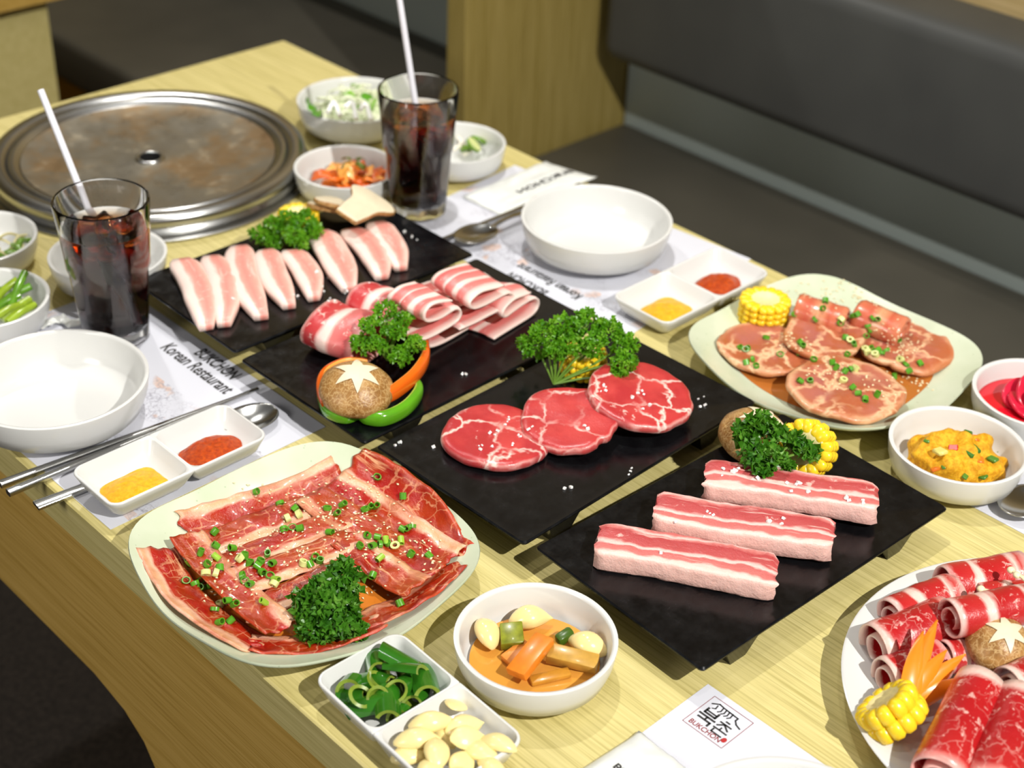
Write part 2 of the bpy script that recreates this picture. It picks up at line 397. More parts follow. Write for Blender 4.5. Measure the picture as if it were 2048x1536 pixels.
def bench(y0, y1, label):
    t = thing('bench', (1.65, (y0 + y1) / 2, 0), label, 'bench')
    wob('seat_cushion', box(1.38, 1.955, y0, y1, zt(-.40), zt(-.30), 0.018, 4), MAT['leather'], t)
    wob('seat_base', box(1.42, 1.955, y0, y1, 0, zt(-.401)), MAT['wood_side'], t, False)
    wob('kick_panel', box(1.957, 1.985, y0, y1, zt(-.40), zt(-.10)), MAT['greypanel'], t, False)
    wob('backrest', box(1.85, 1.985, y0 + .0, y1 - .02, zt(-.152), zt(.088), 0.03, 5), MAT['leather_back'], t)
    return t
bench(-0.6, 1.685, 'dark grey padded bench along the wall beside the set table')
bench(1.74, 3.4, 'dark bench of the next booth, behind the wooden partition')
struct('wall_end', box(1.565, 1.99, 1.69, 1.735, 0, zt(0.55), 0.002, 1), MAT['wood_wall'])
struct('wall_side', box(1.99, 2.12, -0.8, 3.6, 0, 2.9), MAT['wood_pale'], False)
struct('wall_back', box(-1.4, 1.99, 3.42, 3.55, 0, 2.9), MAT['wood_wall'], False)
nt = thing('dining_table', (0.85, 2.9, 0), 'other pale wooden table at the back, only its corner in view', 'table')
wob('table_top', box(X0, X1, 2.25, 3.3, zt(-.04), TZ, .0015, 1), MAT['wood'], nt)
wob('pedestal', box(0.62, 1.185, 2.32, 3.2, 0, zt(-.07)), MAT['wood'], nt, False)
wob('edge_band', box(X0 + .01, X1 - .01, 2.26, 3.29, zt(-.069), zt(-.0405)), MAT['wood_side'], nt, False)

# ------------------------------------------------------------------ tableware
def grill():
    k = (CAMH - .028) / (CAMH - .012); cx, cy, R = GX * k, GY * k, GR * k
    t = thing('table_grill', (cx, cy, TZ), 'large round steel grill set into the far end of the table', 'grill')
    ob('flange', mesh(lathe([(0.09, .0005), (R + .009, .0005), (R + .010, .003), (R + .006, .005), (0.09, .005)], 96), MAT['steel']), t)
    ob('outer_ring', mesh(lathe([(R - .004, .0052), (R + .002, .0055), (R + .004, .010), (R + .001, .014), (R + .003, .018), (R + .003, .025), (R, .028), (R - .012, .0285), (R - .016, .026), (R - .018, .0225), (R - .018, .0055)], 96), MAT['steel']), t)
    ob('inner_ring', mesh(lathe([(R - .019, .006), (R - .0185, .024), (R - .021, .0265), (R - .026, .0262), (R - .033, .021), (R - .033, .006)], 96), MAT['steel']), t)
    r2 = R - .0335
    ob('griddle_plate', mesh(lathe([(.0125, .014), (.013, .0165), (.0155, .0165), (.022, .0152), (r2 * .5, .0155), (r2 * .8, .0175), (r2 * .95, .0205), (r2, .022), (r2, .010), (.0125, .010)], 96), MAT['griddle']), t)
    ob('centre_hole_ring', mesh(lathe([(.0127, .012), (.0127, .018), (.014, .0186), (.0165, .018), (.018, .0160)], 40), MAT['steel']), t)
    ob('drip_cup', mesh(lathe([(0, .006), (.0124, .006), (.0124, .0178)], 24), plain('hole_shade', C(8, 7, 6), 0.8)), t)  # near-black colour puts the shade inside the hole onto the cup walls
grill()

def bowl_prof(R, h, th=.0045, foot=.58):
    return [(0, .003), (foot * R - .004, .003), (foot * R - .003, 0), (foot * R, 0), (foot * R + .001, .003), (R * .74, h * .09), (R * .91, h * .27), (R * .97, h * .58), (R, h * .92), (R, h * .985), (R - th * .4, h), (R - th * .8, h * .99), (R - th, h * .93),
            (R * .965 - th, h * .58), (R * .90 - th * .6, h * .30), (R * .79, h * .17), (R * .70, h * .15), (0, h * .15)]
BOWLS = {}
def bowl(u, v, R, h, label, group=None, name='bowl', zoff=0.0):
    key = (round(R, 3), h)
    if key not in BOWLS: BOWLS[key] = mesh(lathe(bowl_prof(R, h), 72), MAT['white'], sharp=60, name='bowl')
    c = P(u, v, h + zoff); o = ob(name, BOWLS[key], None, (c[0], c[1], TZ + zoff)); tag(o, label, 'bowl', group)
    return np.array([c[0], c[1], TZ + zoff + h * .15])       # inside floor
SR, SH = .0605, .036
IN_garlic = bowl(1072, 1272, SR, SH, 'small white bowl of pickled garlic, carrot and zucchini at the table edge', 'small white side-dish bowls')
IN_pumpkin = bowl(1917, 887, SR, SH, 'small white bowl holding mashed yellow pumpkin salad', 'small white side-dish bowls')
IN_beet = bowl(2078, 785, SR, SH, 'small white bowl of red pickles, cut by the picture edge', 'small white side-dish bowls')
IN_kimchi = bowl(692, 332, SR, SH, 'small white bowl of orange kimchi between grill and cola', 'small white side-dish bowls')
IN_behind = bowl(215, 505, SR, SH, 'small white bowl half hidden behind the left glass of cola', 'small white side-dish bowls')
IN_pick = bowl(912, 283, SR, SH, 'small white bowl with cucumber pickle behind the farther glass', 'small white side-dish bowls')
IN_sprout = bowl(-45, 472, SR, SH, 'small white bowl of sprouts beside the grill, leftmost in the picture', 'small white side-dish bowls')
IN_beans = bowl(-28, 594, SR, SH, 'small white bowl of green garlic stems, nearest the left big empty bowl', 'small white side-dish bowls')
IN_salad = bowl(711, 197, .074, .042, 'deep white bowl heaped with shredded salad beside the grill', name='salad_bowl')
bowl(1194, 434, .0832, .042, 'large empty white bowl on the far placemat', 'large white bowls', 'large_bowl', .0012)
bowl(108, 753, .0832, .042, 'large empty white bowl on the near-left placemat', 'large white bowls', 'large_bowl', .0012)
bowl(1588, 1712, .0832, .042, 'large white bowl, only its rim showing at the bottom edge', 'large white bowls', 'large_bowl', .0012)

# ---- two-compartment sauce dishes
def dish(c4, h, label, lift=0.0, longy=False):
    a = [P(u, v, h + lift) for u, v in c4]     # left, bottom, right, top (rim corners in the photo)
    c = sum(a) / 4
    if not longy: dx = (a[2] - a[1] + a[3] - a[0]) / 2; L, Wd = np.linalg.norm(dx[:2]), np.linalg.norm(((a[0] - a[1] + a[3] - a[2]) / 2)[:2])
    else: dx = (a[1] - a[0] + a[2] - a[3]) / 2; L, Wd = np.linalg.norm(dx[:2]), np.linalg.norm(((a[3] - a[0] + a[2] - a[1]) / 2)[:2])
    ang = math.atan2(dx[1], dx[0])
    t = thing('sauce_dish', (c[0], c[1], TZ + lift), label, 'dish', 'white two-part sauce dishes', (0, 0, ang))
    g = G(); hx, hy = L / 4 + .0008, Wd / 2; th = .0028
    for s in (-1, 1):
        cx = s * (L / 4); ro, ri = .012, .006
        rad = [ro, .002, .002, ro] if s > 0 else [.002, ro, ro, .002]
        radb = [ro, ro * .7, ro * .7, ro] if s > 0 else [ro * .7, ro, ro, ro * .7]
        def R(k, z, rr): return rrect(hx - k, hy - k, 0, z, 6, cx, 0, [max(.0015, q - k * .5) for q in rr])
        inset = .0105
        rings = [R(inset + .004, .0, radb), R(inset, .0012, radb), R(inset * .55, h * .3, radb), R(inset * .2, h * .7, [max(q, .004) for q in rad]), R(0, h * .93, rad), R(.0003, h * .985, rad), R(.0010, h, rad), R(th * .8, h, [ro * .9] * 4), R(th, h * .96, [ro * .9] * 4), R(th + inset * .35, h * .6, [ro] * 4), R(th + inset * .8, h * .25, [ro] * 4), R(th + inset + .004, h * .14, [ro * 1.1] * 4)]
        g.join(loft(rings, True, True))
    ob('dish_body', mesh(g, MAT['white'], sharp=55), t)
    cs, sn = math.cos(ang), math.sin(ang)
    def inside(s, x=0, y=0, z=0):
        lx, ly = s * L / 4 + x, y
        return np.array([c[0] + lx * cs - ly * sn, c[1] + lx * sn + ly * cs, TZ + lift + h * .14 + z])
    return t, L, Wd, inside, ang
DL = dish([(133, 938), (232, 1016), (540, 868), (446, 806)], .022, 'white two-part dish of yellow and red sauce on the near-left placemat', .0040)
DR = dish([(1222, 586), (1334, 654), (1546, 540), (1428, 497)], .021, 'white two-part dish of yellow and red sauce beside the far placemat', .0012)
DF = dish([(621, 1347), (868, 1588), (1062, 1478), (800, 1267)], .025, 'white two-part dish of green chili and garlic at the front', 0.0, True)

def puddle(name, c, rx, ry, h, m, label, cat, ang=0, rough=.16, seed=0, square=0.0):
    def rf(a):
        b = a
        e = 2.0 + 2.5 * square
        k = (abs(math.cos(b)) ** e + abs(math.sin(b)) ** e) ** (-1 / e)
        return k * (1 + rough * nz(math.cos(a) * 1.6 + seed, math.sin(a) * 1.6, seed * .7))
    g = disc(rf, 1.0, 9, 48)
    def f(p):
        r = math.hypot(p[0], p[1]); z = p[2]
        zz = h * (1 - min(1, r) ** 3 * .75) * (1 + .25 * nz(p[0] * 4 + seed, p[1] * 4)) if z > .6 else h * .1 * z
        return (p[0] * rx, p[1] * ry, zz)
    g.xf(f); return tag(ob(name, mesh(g, m, name=name), None, c, (0, 0, ang)), label, cat)
def sauce(name, c1, c2, scale, rough=.2):
    t = NT(name); co = t.shifted(t.coord()); n = t.noise(co, scale, 5, .7); t.bump(n, .8, .0025)
    return t.done(t.ramp(n, [(0.38, c1), (0.64, c2)]), rough + .08, .25)
MAT['yellow'] = sauce('yellow_sauce', C(226, 160, 14), C(244, 190, 40), 260)
MAT['redsauce'] = sauce('red_chili_sauce', C(160, 46, 2), C(206, 84, 8), 300)
for D, nm in ((DL, 'near-left'), (DR, 'far')):
    t, L, Wd, ins, ang = D
    puddle('yellow_sauce', ins(-1, 0.000, -.002, .0004), .0265, .0200, .0055, MAT['yellow'], f'yellow sauce in the {nm} two-part dish', 'sauce', ang, .12, 1, .8)
    puddle('red_sauce', ins(1, -.001, -.001, .0004), .0275, .0195, .0095, MAT['redsauce'], f'orange-red chili sauce in the {nm} two-part dish', 'sauce', ang, .22, 4, .2)

# ---- celadon plates and the round plate
def plate_mod(n=3.0, wave=.010):
    def mod(a, r, z):
        k = (abs(math.cos(a)) ** n + abs(math.sin(a)) ** n) ** (-1 / n)
        return k * (1 + wave * math.cos(8 * a + .6) * (r / .12) ** 2), (0.004 * math.cos(4 * a + pi) * max(0, (r / .12 - .6)) / .4)
    return mod
def plate_z(rho):      # inner surface height against normalised radius
    return .0055 + .021 * max(0, (rho - .55) / .45) ** 1.6
def celadon(u, v, A, label, ang=0.0):
    c = P(u, v, .025)
    rho = [1, .97, .92, .84, .76, .68, .6, .5, .25]
    prof = [(0, .002), (A * .45, .002), (A * .47, 0), (A * .52, 0), (A * .54, .002)] + [(A * r, plate_z(r) - .0045) for r in (.68, .78, .88, .96)] + [(A, plate_z(1) - .003), (A * 1.005, plate_z(1) - .0012)] + [(A * r, plate_z(r)) for r in rho] + [(0, plate_z(0))]
    o = ob('celadon_plate', mesh(lathe(prof, 120, plate_mod()), MAT['celadon'], sharp=60), None, (c[0], c[1], TZ), (0, 0, ang))
    tag(o, label, 'plate', 'pale green celadon plates'); return np.array([c[0], c[1], TZ]), A
PF, PFA = celadon(610, 1096, .1222, 'pale green squarish plate of marinated red beef at the table edge')
PR, PRA = celadon(1668, 700, .1255, 'pale green squarish plate of marinated pork steaks and corn')
def plate_h(p, c, A):
    d = np.array(p[:2]) - c[:2]; r = math.hypot(*d); a = math.atan2(d[1], d[0]); k = (abs(math.cos(a)) ** 3 + abs(math.sin(a)) ** 3) ** (-1 / 3)
    return plate_z(min(1.0, r / (A * k)))
WPc, WPR = np.array([.8603, .2776, TZ]), .1597
wp = lathe([(0, .002), (.085, .002), (.087, 0), (.092, 0), (.095, .003), (.125, .010), (WPR - .002, .0195), (WPR, .0212), (WPR - .002, .0225), (.128, .0145), (.098, .0065), (.06, .0055), (0, .0055)], 110)
tag(ob('round_plate', mesh(wp, MAT['white'], sharp=60), None, WPc), 'large round white plate of beef rolls in the near corner', 'plate')

# ---- black trays
TH, TL, TW = .030, .305, .181
def tray(u, v, ang, label):
    b = P(u, v, TH); ca, sa = math.cos(ang), math.sin(ang)           # bottom corner of the photo = (-x, -y) corner
    cx = b[0] + ca * TL / 2 - sa * TW / 2; cy = b[1] + sa * TL / 2 + ca * TW / 2
    t = thing('serving_tray', (cx, cy, TZ), label, 'tray', 'black rectangular serving trays', (0, 0, ang))
    r0 = lambda k, z, r=.004: rrect(TL / 2 - k, TW / 2 - k, r, z, 4)
    ob('tray_top', mesh(loft([r0(.016, TH - .0095, .006), r0(.003, TH - .0045), r0(.0003, TH - .0025), r0(.0003, TH - .0012), r0(.0015, TH), r0(.006, TH - .0004)]), MAT['black'], sharp=35), t)
    for s in (-1, 1):
        x = s * (TL / 2 - .055); hy = TW / 2 - .006
        q = lambda w_, k, z: [(x - w_, -hy + k, z), (x + w_, -hy + k, z), (x + w_, hy - k, z), (x - w_, hy - k, z)]
        ob('foot_rail', mesh(loft([q(.0085, .004, 0), q(.010, .003, .004), q(.019, .0, TH - .0080)]), MAT['black'], sharp=35), t)
    return np.array([cx, cy, TZ + TH]), ang
T4 = tray(1405, 1341, math.radians(-2.3), 'black tray with three thick pork belly slabs, nearest the front')
T3 = tray(1048, 1088, math.radians(1.2), 'black tray with three round pork collar slices and large parsley')
T2 = tray(728, 886, math.radians(0.6), 'black tray with folded pork belly, mushroom and pepper rings')
T1 = tray(470, 704, math.radians(-0.4), 'black tray with eight pale pork strips, farthest from the front')

# ---- glasses of cola
GH = .150
def glass(ub, vb, label, side):
    b = P(ub, vb, 0); R0, R1 = .0325, .0450
    t = thing('drinking_glass', (b[0], b[1], TZ + .0012), label, 'glass', 'tall glasses of iced cola')
    def mod(a, r, z):
        if z < .078 and r > .02 and z > .004: 
            k = math.cos(pi / 10) / math.cos(((a + pi / 10) % (pi / 5)) - pi / 10); return (1 * .35 + .65 * k, 0)
        return (1, 0)
    rr = lambda z: R0 + (R1 - R0) * (z / GH) ** 1.1
    out = [(0, .0015), (R0 * .86, .0015), (R0 * .9, 0), (R0 * .98, .0012), (R0, .006)] + [(rr(z), z) for z in (.03, .055, .076)] + [(rr(.082) + .0012, .082)] + [(rr(z) + .0006, z) for z in (.10, .12, GH - .003)] + [(R1, GH - .001), (R1 - .0012, GH)]
    inn = [(R1 - .0024, GH - .001)] + [(rr(z) - .0022, z) for z in (.12, .10, .07, .04, .02)] + [(R0 * .8, .0125), (R0 * .4, .0115), (0, .0115)]
    ob('glass_wall', mesh(lathe(out + inn, 60, mod), MAT['glass'], sharp=35), t)
    lv = .121; bb = np.array([b[0], b[1], TZ + .0012])
    co = lathe([(0, .0119), (R0 * .78, .0130)] + [(rr(z) - .0020, z) for z in (.02, .04, .07, .10, lv - .002)] + [(rr(lv) - .0020, lv + .0006), (rr(lv) - .006, lv), (0, lv)], 60)
    tag(ob('cola', mesh(co, MAT['cola'], sharp=60), None, bb), f'dark cola filling the {side} glass', 'drink')
    for i in range(6):
        s = random.uniform(.013, .017); a = i * 2.4 + (1 if side == 'left' else 2); r_ = .018 if i < 5 else 0
        z = lv - .004 + .004 * math.sin(i * 2.1) - (.016 if i in (1, 4) else 0)
        g = box(-s / 2, s / 2, -s / 2, s / 2, -s / 2, s / 2, .003, 2); 
        tag(ob('ice_cube', mesh(g, MAT['ice']), None, bb + np.array([r_ * math.cos(a), r_ * math.sin(a), z]), (a, i * .7, a * 1.3)), f'ice cube floating in the {side} glass of cola', 'ice cube', f'ice cubes in the {side} glass')
    return bb
def hollow(p0, p1, r):
    n = 20; d = np.array(p1) - np.array(p0); d /= np.linalg.norm(d); a = np.cross(d, (0, 0, 1)); a /= np.linalg.norm(a); b = np.cross(d, a)
    ring = lambda q, r_: [np.array(q) + a * r_ * math.cos(x) + b * r_ * math.sin(x) for x in np.linspace(0, 2 * pi, n, endpoint=False)]
    return loft([ring(p0, r), ring(p1, r), ring(p1, r * .86), ring(p0, r * .86), ring(p0, r)], False, False)
GLl = glass(235, 672, 'tall glass of iced cola on the near-left placemat', 'left')
GLr = glass(836, 422, 'tall glass of iced cola by the far placemat', 'farther')
def straw(foot, u, v, h, label):
    top = P(u, v, h); o = wob('drinking_straw', hollow(foot, top, .0034), MAT['straw']); tag(o, label, 'straw', 'white drinking straws')
straw(GLl + np.array([.012, -.012, .016]), 81, 180, .212, 'white straw leaning in the left glass')
straw(GLr + np.array([.008, -.012, .016]), 797, -14, .245, 'white straw leaning in the farther glass')

# ---- paper mats and printing
FONT_CACHE = {}
def text_geo(s, size, bold=0.0):
    cu = bpy.data.curves.new('txt', 'FONT'); cu.body = s; cu.size = size; cu.offset = bold; cu.align_x = 'LEFT'; cu.fill_mode = 'BOTH'; cu.resolution_u = 4
    o = bpy.data.objects.new('txt', cu); COL.objects.link(o); dg = bpy.context.evaluated_depsgraph_get(); me = bpy.data.meshes.new_from_object(o.evaluated_get(dg))
    g = G(); g.add([v.co for v in me.vertices], [list(p.vertices) for p in me.polygons]); bpy.data.objects.remove(o); bpy.data.curves.remove(cu); bpy.data.meshes.remove(me); return g
def lettering(parent, s, size, u, v, h, dirv, bold=.0006, m='ink', name='lettering', stretch=1.0):
    """flat print: starts at photo pixel (u, v), runs along world direction dirv"""
    g = text_geo(s, size, bold); p = P(u, v, h); d = np.array([*dirv, 0.0]); d /= np.linalg.norm(d); n_ = np.array([-d[1], d[0], 0])
    g.xf(lambda q: p + d * q[0] * stretch + n_ * q[1]); return wob(name, g, MAT[m], parent, False)
def mat_sheet(corner, sx, sy, ang, label, h=.0006):
    """paper mat from one corner point, extents along rotated x, y"""
    ca, sa = math.cos(ang), math.sin(ang); c = np.array([corner[0] + ca * sx / 2 - sa * sy / 2, corner[1] + sa * sx / 2 + ca * sy / 2, TZ])
    t = thing('placemat', c, label, 'placemat', 'printed paper placemats', (0, 0, ang))
    ob('paper_sheet', mesh(box(-abs(sx) / 2, abs(sx) / 2, -abs(sy) / 2, abs(sy) / 2, .0002, h), MAT['paper'], False), t); return t
MW, ML = .225, .345
ml = mat_sheet(P(221, 1060, 0), MW, ML, math.radians(.4), 'printed paper placemat under the left big bowl, glass and chopsticks')
_a, _b = P(1260, 671, 0), P(912, 514, 0); mr = mat_sheet(_a, MW, ML, math.atan2(-(_b - _a)[0], (_b - _a)[1]), 'printed paper placemat under the far big bowl, text upside down')
c0 = P(1416, 1369, 0); mb = mat_sheet((c0[0] - .225, c0[1] - .36), .225, .36, 0, 'printed paper placemat with a square red logo, at the front')
c1 = P(1890, 985, 0); mq = mat_sheet((c1[0], c1[1] - .345), .225, .345, 0, 'paper placemat under the spoon at the right picture edge')
for o in (ml, mr): pass
def relabel(parent, *a, **k):
    r = parent.rotation_euler.z; parent.rotation_euler.z = 0
    l = lettering(parent, *a, **k)
    # the letters were laid out in world space: undo the sheet's turn for this child
    q = Matrix.Rotation(-r, 4, 'Z'); l.location = q @ l.location; l.rotation_euler.z = -r; parent.rotation_euler.z = r
    return l
relabel(ml, 'BUKCHON', .0205, 386, 706, .0008, (0, -1), bold=.0005, stretch=.62)
relabel(ml, 'Korean Restaurant', .0215, 319, 695, .0008, (0, -1), bold=.0005, stretch=.66)
relabel(mr, 'BUKCHON', .0185, 1099, 584, .0008, (0, 1), bold=.0005, stretch=.62)
relabel(mr, 'Korean Restaurant', .0185, 1168, 592, .0008, (0, 1), bold=.0005, stretch=.66)
# logo on the front mat: square frame, roof strokes, two Hangul syllables, lettering and a red seal
def strokes(parent, org, s, segs, m, h=.0008, name='logo_mark'):
    g = G()
    for pts, wd in segs:
        pp = [np.array([org[0] + s * (p[1]), org[1] - s * (p[0]), TZ + h]) for p in pts]     # logo x -> -Y, logo y -> +X
        for a, b in zip(pp, pp[1:]):
            d = b - a; d /= np.linalg.norm(d) + 1e-9; n_ = np.array([-d[1], d[0], 0]) * wd * s / 2; e = d * wd * s * .35
            k = len(g.v); g.add([a - e - n_, b + e - n_, b + e + n_, a - e + n_], [(0, 1, 2, 3)])
    return wob(name, g, MAT[m], parent, False)
lg = P(1365, 1442, 0); s_ = .0362
mb_frame = [([(0, 0), (1, 0), (1, 1), (0, 1), (0, 0)], .012)]
strokes(mb, lg, s_, mb_frame, 'redink', name='logo_frame')
strokes(mb, lg, s_, [([(.10, .80), (.22, .90), (.34, .88)], .035), ([(.22, .84), (.24, .74), (.18, .70)], .03), ([(.34, .88), (.36, .76), (.32, .70)], .03), ([(.42, .88), (.44, .76), (.40, .70)], .03), ([(.50, .88), (.52, .76), (.48, .70)], .03), ([(.58, .88), (.60, .76), (.56, .70)], .03), ([(.34, .88), (.72, .86), (.72, .78), (.80, .70), (.92, .66)], .035),
    ([(.14, .66), (.14, .52), (.40, .52), (.40, .66)], .05), ([(.14, .59), (.40, .59)], .04), ([(.08, .44), (.46, .44)], .05), ([(.28, .44), (.28, .36)], .045), ([(.12, .34), (.42, .34), (.42, .24)], .05),
    ([(.62, .62), (.70, .62)], .04), ([(.54, .54), (.80, .54)], .04), ([(.66, .54), (.54, .42)], .04), ([(.66, .52), (.80, .42)], .04), ([(.66, .42), (.66, .34)], .035), ([(.52, .34), (.84, .34)], .04), ([(.56, .30), (.56, .21), (.80, .21)], .04)], 'ink', name='logo_hangul')
def logo_text():
    g = text_geo('BUKCHON', .0062, .0001); a = np.array(g.v); wdt = a[:, 0].max()
    k = s_ * .78 / wdt
    g.xf(lambda q: np.array([lg[0] + s_ * .065 + q[1] * 1.05, lg[1] - s_ * .08 - q[0] * k, TZ + .0008])); wob('logo_lettering', g, MAT['redink'], mb, False)
logo_text()
seal = lathe([(0, 0), (.0026, 0)], 20); seal.xf(lambda q: np.array([lg[0] + s_ * .20 + q[0] * 1.0, lg[1] - s_ * .90 + q[1] * .75, TZ + .0008]))
MAT['seal'] = plain('seal_red', C(176, 40, 40), .7); wob('logo_seal', seal, MAT['seal'], mb, False)

# ---- wet-tissue packets
def packet(c4, label, h=.007, z0=.0008, seed=0):
    a = [P(u, v, z0 + h * .5) for u, v in c4]
    def f(u, v):
        p = (1 - u) * ((1 - v) * a[0] + v * a[3]) + u * ((1 - v) * a[1] + v * a[2])
        e = min(u, 1 - u) * 9; e2 = min(v, 1 - v) * 7; k = min(1, e) * min(1, e2)
        return np.array([p[0], p[1], TZ + z0 + .0007 + h * k ** .6 * (.8 + .35 * nz(u * 5 + seed, v * 4)) + (.0015 * (1 - min(1, e)) * (1 + nz(v * 9, seed)))])
    g = sheet(f, 26, 22, .0006); 
    t = thing('tissue_packet', (sum(a) / 4) * np.array([1, 1, 0]) + np.array([0, 0, TZ]), label, 'packet', 'white wet-tissue packets')
    wob('wrapper', g, MAT['foil'], t, True, 0); return t, f
tp1, f1 = packet([(1010, 432), (925, 392), (1092, 321), (1195, 352)], 'white printed tissue packet lying behind the far empty bowl', .006, .0009, 2)
tp2, f2 = packet([(1120, 1560), (1278, 1458), (1420, 1570), (1270, 1700)], 'white wrapped tissue packet lying on the front logo placemat', .008, .0009, 5)
def on_packet(parent, f, s, size, u0, v0, du, dv, bold=.0006):
    g = text_geo(s, 1.0, bold / size); a = np.array(g.v); wd = a[:, 0].max()
    def q(p):
        x, y = p[0] / wd, p[1]; return f(min(.98, max(.02, u0 + du[0] * x + dv[0] * y)), min(.98, max(.02, v0 + du[1] * x + dv[1] * y))) + np.array([0, 0, .0008])
    g.xf(q); wob('lettering', g, MAT['ink'], parent, False)
on_packet(tp2, f2, 'BUKCHON', .02, .52, .22, (-.02, .60), (-.10, 0))
on_packet(tp1, f1, 'BUKCHON', .02, .35, .95, (0, -.62), (.16, 0))

# ---- spoons and chopsticks
def spoon(hd, tip, label, h=.002, bowl_len=.056, bw=.021):
    """hd: photo pixel of the bowl's far tip, tip: end of the handle"""
    a, b = P(*hd, h + .004), P(*tip, h + .002); d = (b - a); L = np.linalg.norm(d[:2]); d = np.array([d[0], d[1], 0]) / L; n_ = np.array([-d[1], d[0], 0])
    t = thing('spoon', np.array([*( (a + b) / 2)[:2], TZ + h]), label, 'spoon', 'long-handled steel spoons')
    def f(u, v):
        th = 2 * pi * v; x = bowl_len / 2 * (1 - math.cos(pi * u)) ; 
        wv = bw * math.sqrt(max(0, 1 - ((x - bowl_len / 2) / (bowl_len / 2)) ** 2)) ** .9; y = (v - .5) * 2 * wv
        rr = ((x - bowl_len / 2) / (bowl_len / 2)) ** 2 + (y / bw) ** 2
        return np.array([a[0], a[1], TZ + h + .0015]) + d * x + n_ * y + np.array([0, 0, .0065 * min(1, rr)])
    wob('spoon_bowl', sheet(f, 18, 14, .0012), MAT['cut'], t, True, 0)
    lo_ = h < .002; st = np.array([a[0], a[1], TZ + h + (.0045 if lo_ else .007)]) + d * (bowl_len - .003)
    path = catmull([st, st + d * .03 + np.array([0, 0, -.003 if lo_ else .0035]), st + d * (L - bowl_len) * .6 + np.array([0, 0, -.003]), np.array([b[0], b[1], TZ + h + (.002 if lo_ else .003)])], 6)
    n = len(path); wd = [.0032 + .0030 * (i / (n - 1)) ** 1.5 for i in range(n)]
    wob('handle', tube(path, wd, sec=[(1, .18), (.9, .25), (-.9, .25), (-1, .18), (-1, -.18), (-.9, -.25), (.9, -.25), (1, -.18)]), MAT['cut'], t); return t
spoon((552, 822), (72, 1012), 'steel spoon lying under the near-left sauce dish', .0010)
spoon((915, 488), (1165, 386), 'steel spoon resting beside the far empty bowl', .0030)
spoon((2008, 1030), (2330, 868), 'steel spoon at the right picture edge by the pumpkin bowl', .0030)
def stick(p0, p1, label, h=.0035):
    a, b = P(*p0, h), P(*p1, h); g = tube([a + (b - a) * k for k in np.linspace(0, 1, 8)], [.0040 - .0021 * k for k in np.linspace(0, 1, 8)], sec=rrect(1, .72, .5, 0, 3) and [(q[0], q[1]) for q in rrect(1, .72, .5, 0, 3)])
    return tag(wob('chopstick', g, MAT['cut']), label, 'chopstick', 'steel chopsticks')
stick((0, 969), (497, 786), 'steel chopstick on the near-left placemat, the upper of the pair', .0045)
stick((16, 986), (516, 777), 'steel chopstick on the near-left placemat, the lower of the pair', .0043)
stick((1160, 371), (838, 497), 'steel chopstick beside the far empty bowl', .0042)
def wrapper():
    p = [P(u, v, .004) for u, v in ((70, 655), (100, 648), (125, 637), (140, 652), (165, 643))]; p = [q + np.array([0, 0, .003 * (i % 2)]) for i, q in enumerate(p)]
    def f(u, v):
        x = u * (len(p) - 1); i = min(int(x), len(p) - 2); q = p[i] + (p[i + 1] - p[i]) * (x - i); return q + np.array([.010, .012, 0]) * (v - .5) + np.array([0, 0, .003 * nz(u * 9, v * 5)])
    tag(wob('straw_wrapper', sheet(f, 24, 6, .0004), MAT['foil'], None, True, 0), 'crumpled white paper straw wrapper behind the left big bowl', 'wrapper')
wrapper()

# ------------------------------------------------------------------ food: garnish kinds
MAT['leaf'] = None
def lucent(t, c, k=.35):
    tr = t.n('ShaderNodeBsdfTranslucent', {'Color': c}); mx = t.n('ShaderNodeMixShader', {0: k, 1: t.b.outputs[0], 2: tr.outputs[0]}); t.t.links.new(mx.outputs[0], t.out.inputs['Surface'])
def _greens():
    t = NT('parsley_leaf'); co = t.coord(); n = t.noise(t.shifted(co, 2), 90, 3)
    t.b.inputs['Subsurface Weight'].default_value = 0
    MAT['leaf'] = t.done(t.ramp(n, [(0.3, C(66, 128, 20)), (0.55, C(110, 176, 36)), (0.75, C(164, 210, 70))]), 0.34, 0.5); lucent(t, C(140, 196, 34), .42)
    t = NT('parsley_leaf_dark'); co = t.coord(); n = t.noise(t.shifted(co, 2), 90, 3)
    MAT['leaf_dark'] = t.done(t.ramp(n, [(0.3, C(46, 104, 20)), (0.55, C(80, 142, 34)), (0.75, C(134, 186, 74))]), 0.32, 0.5); lucent(t, C(80, 140, 24))
    MAT['stem'] = plain('parsley_stem', C(112, 150, 52), .45)
_greens()
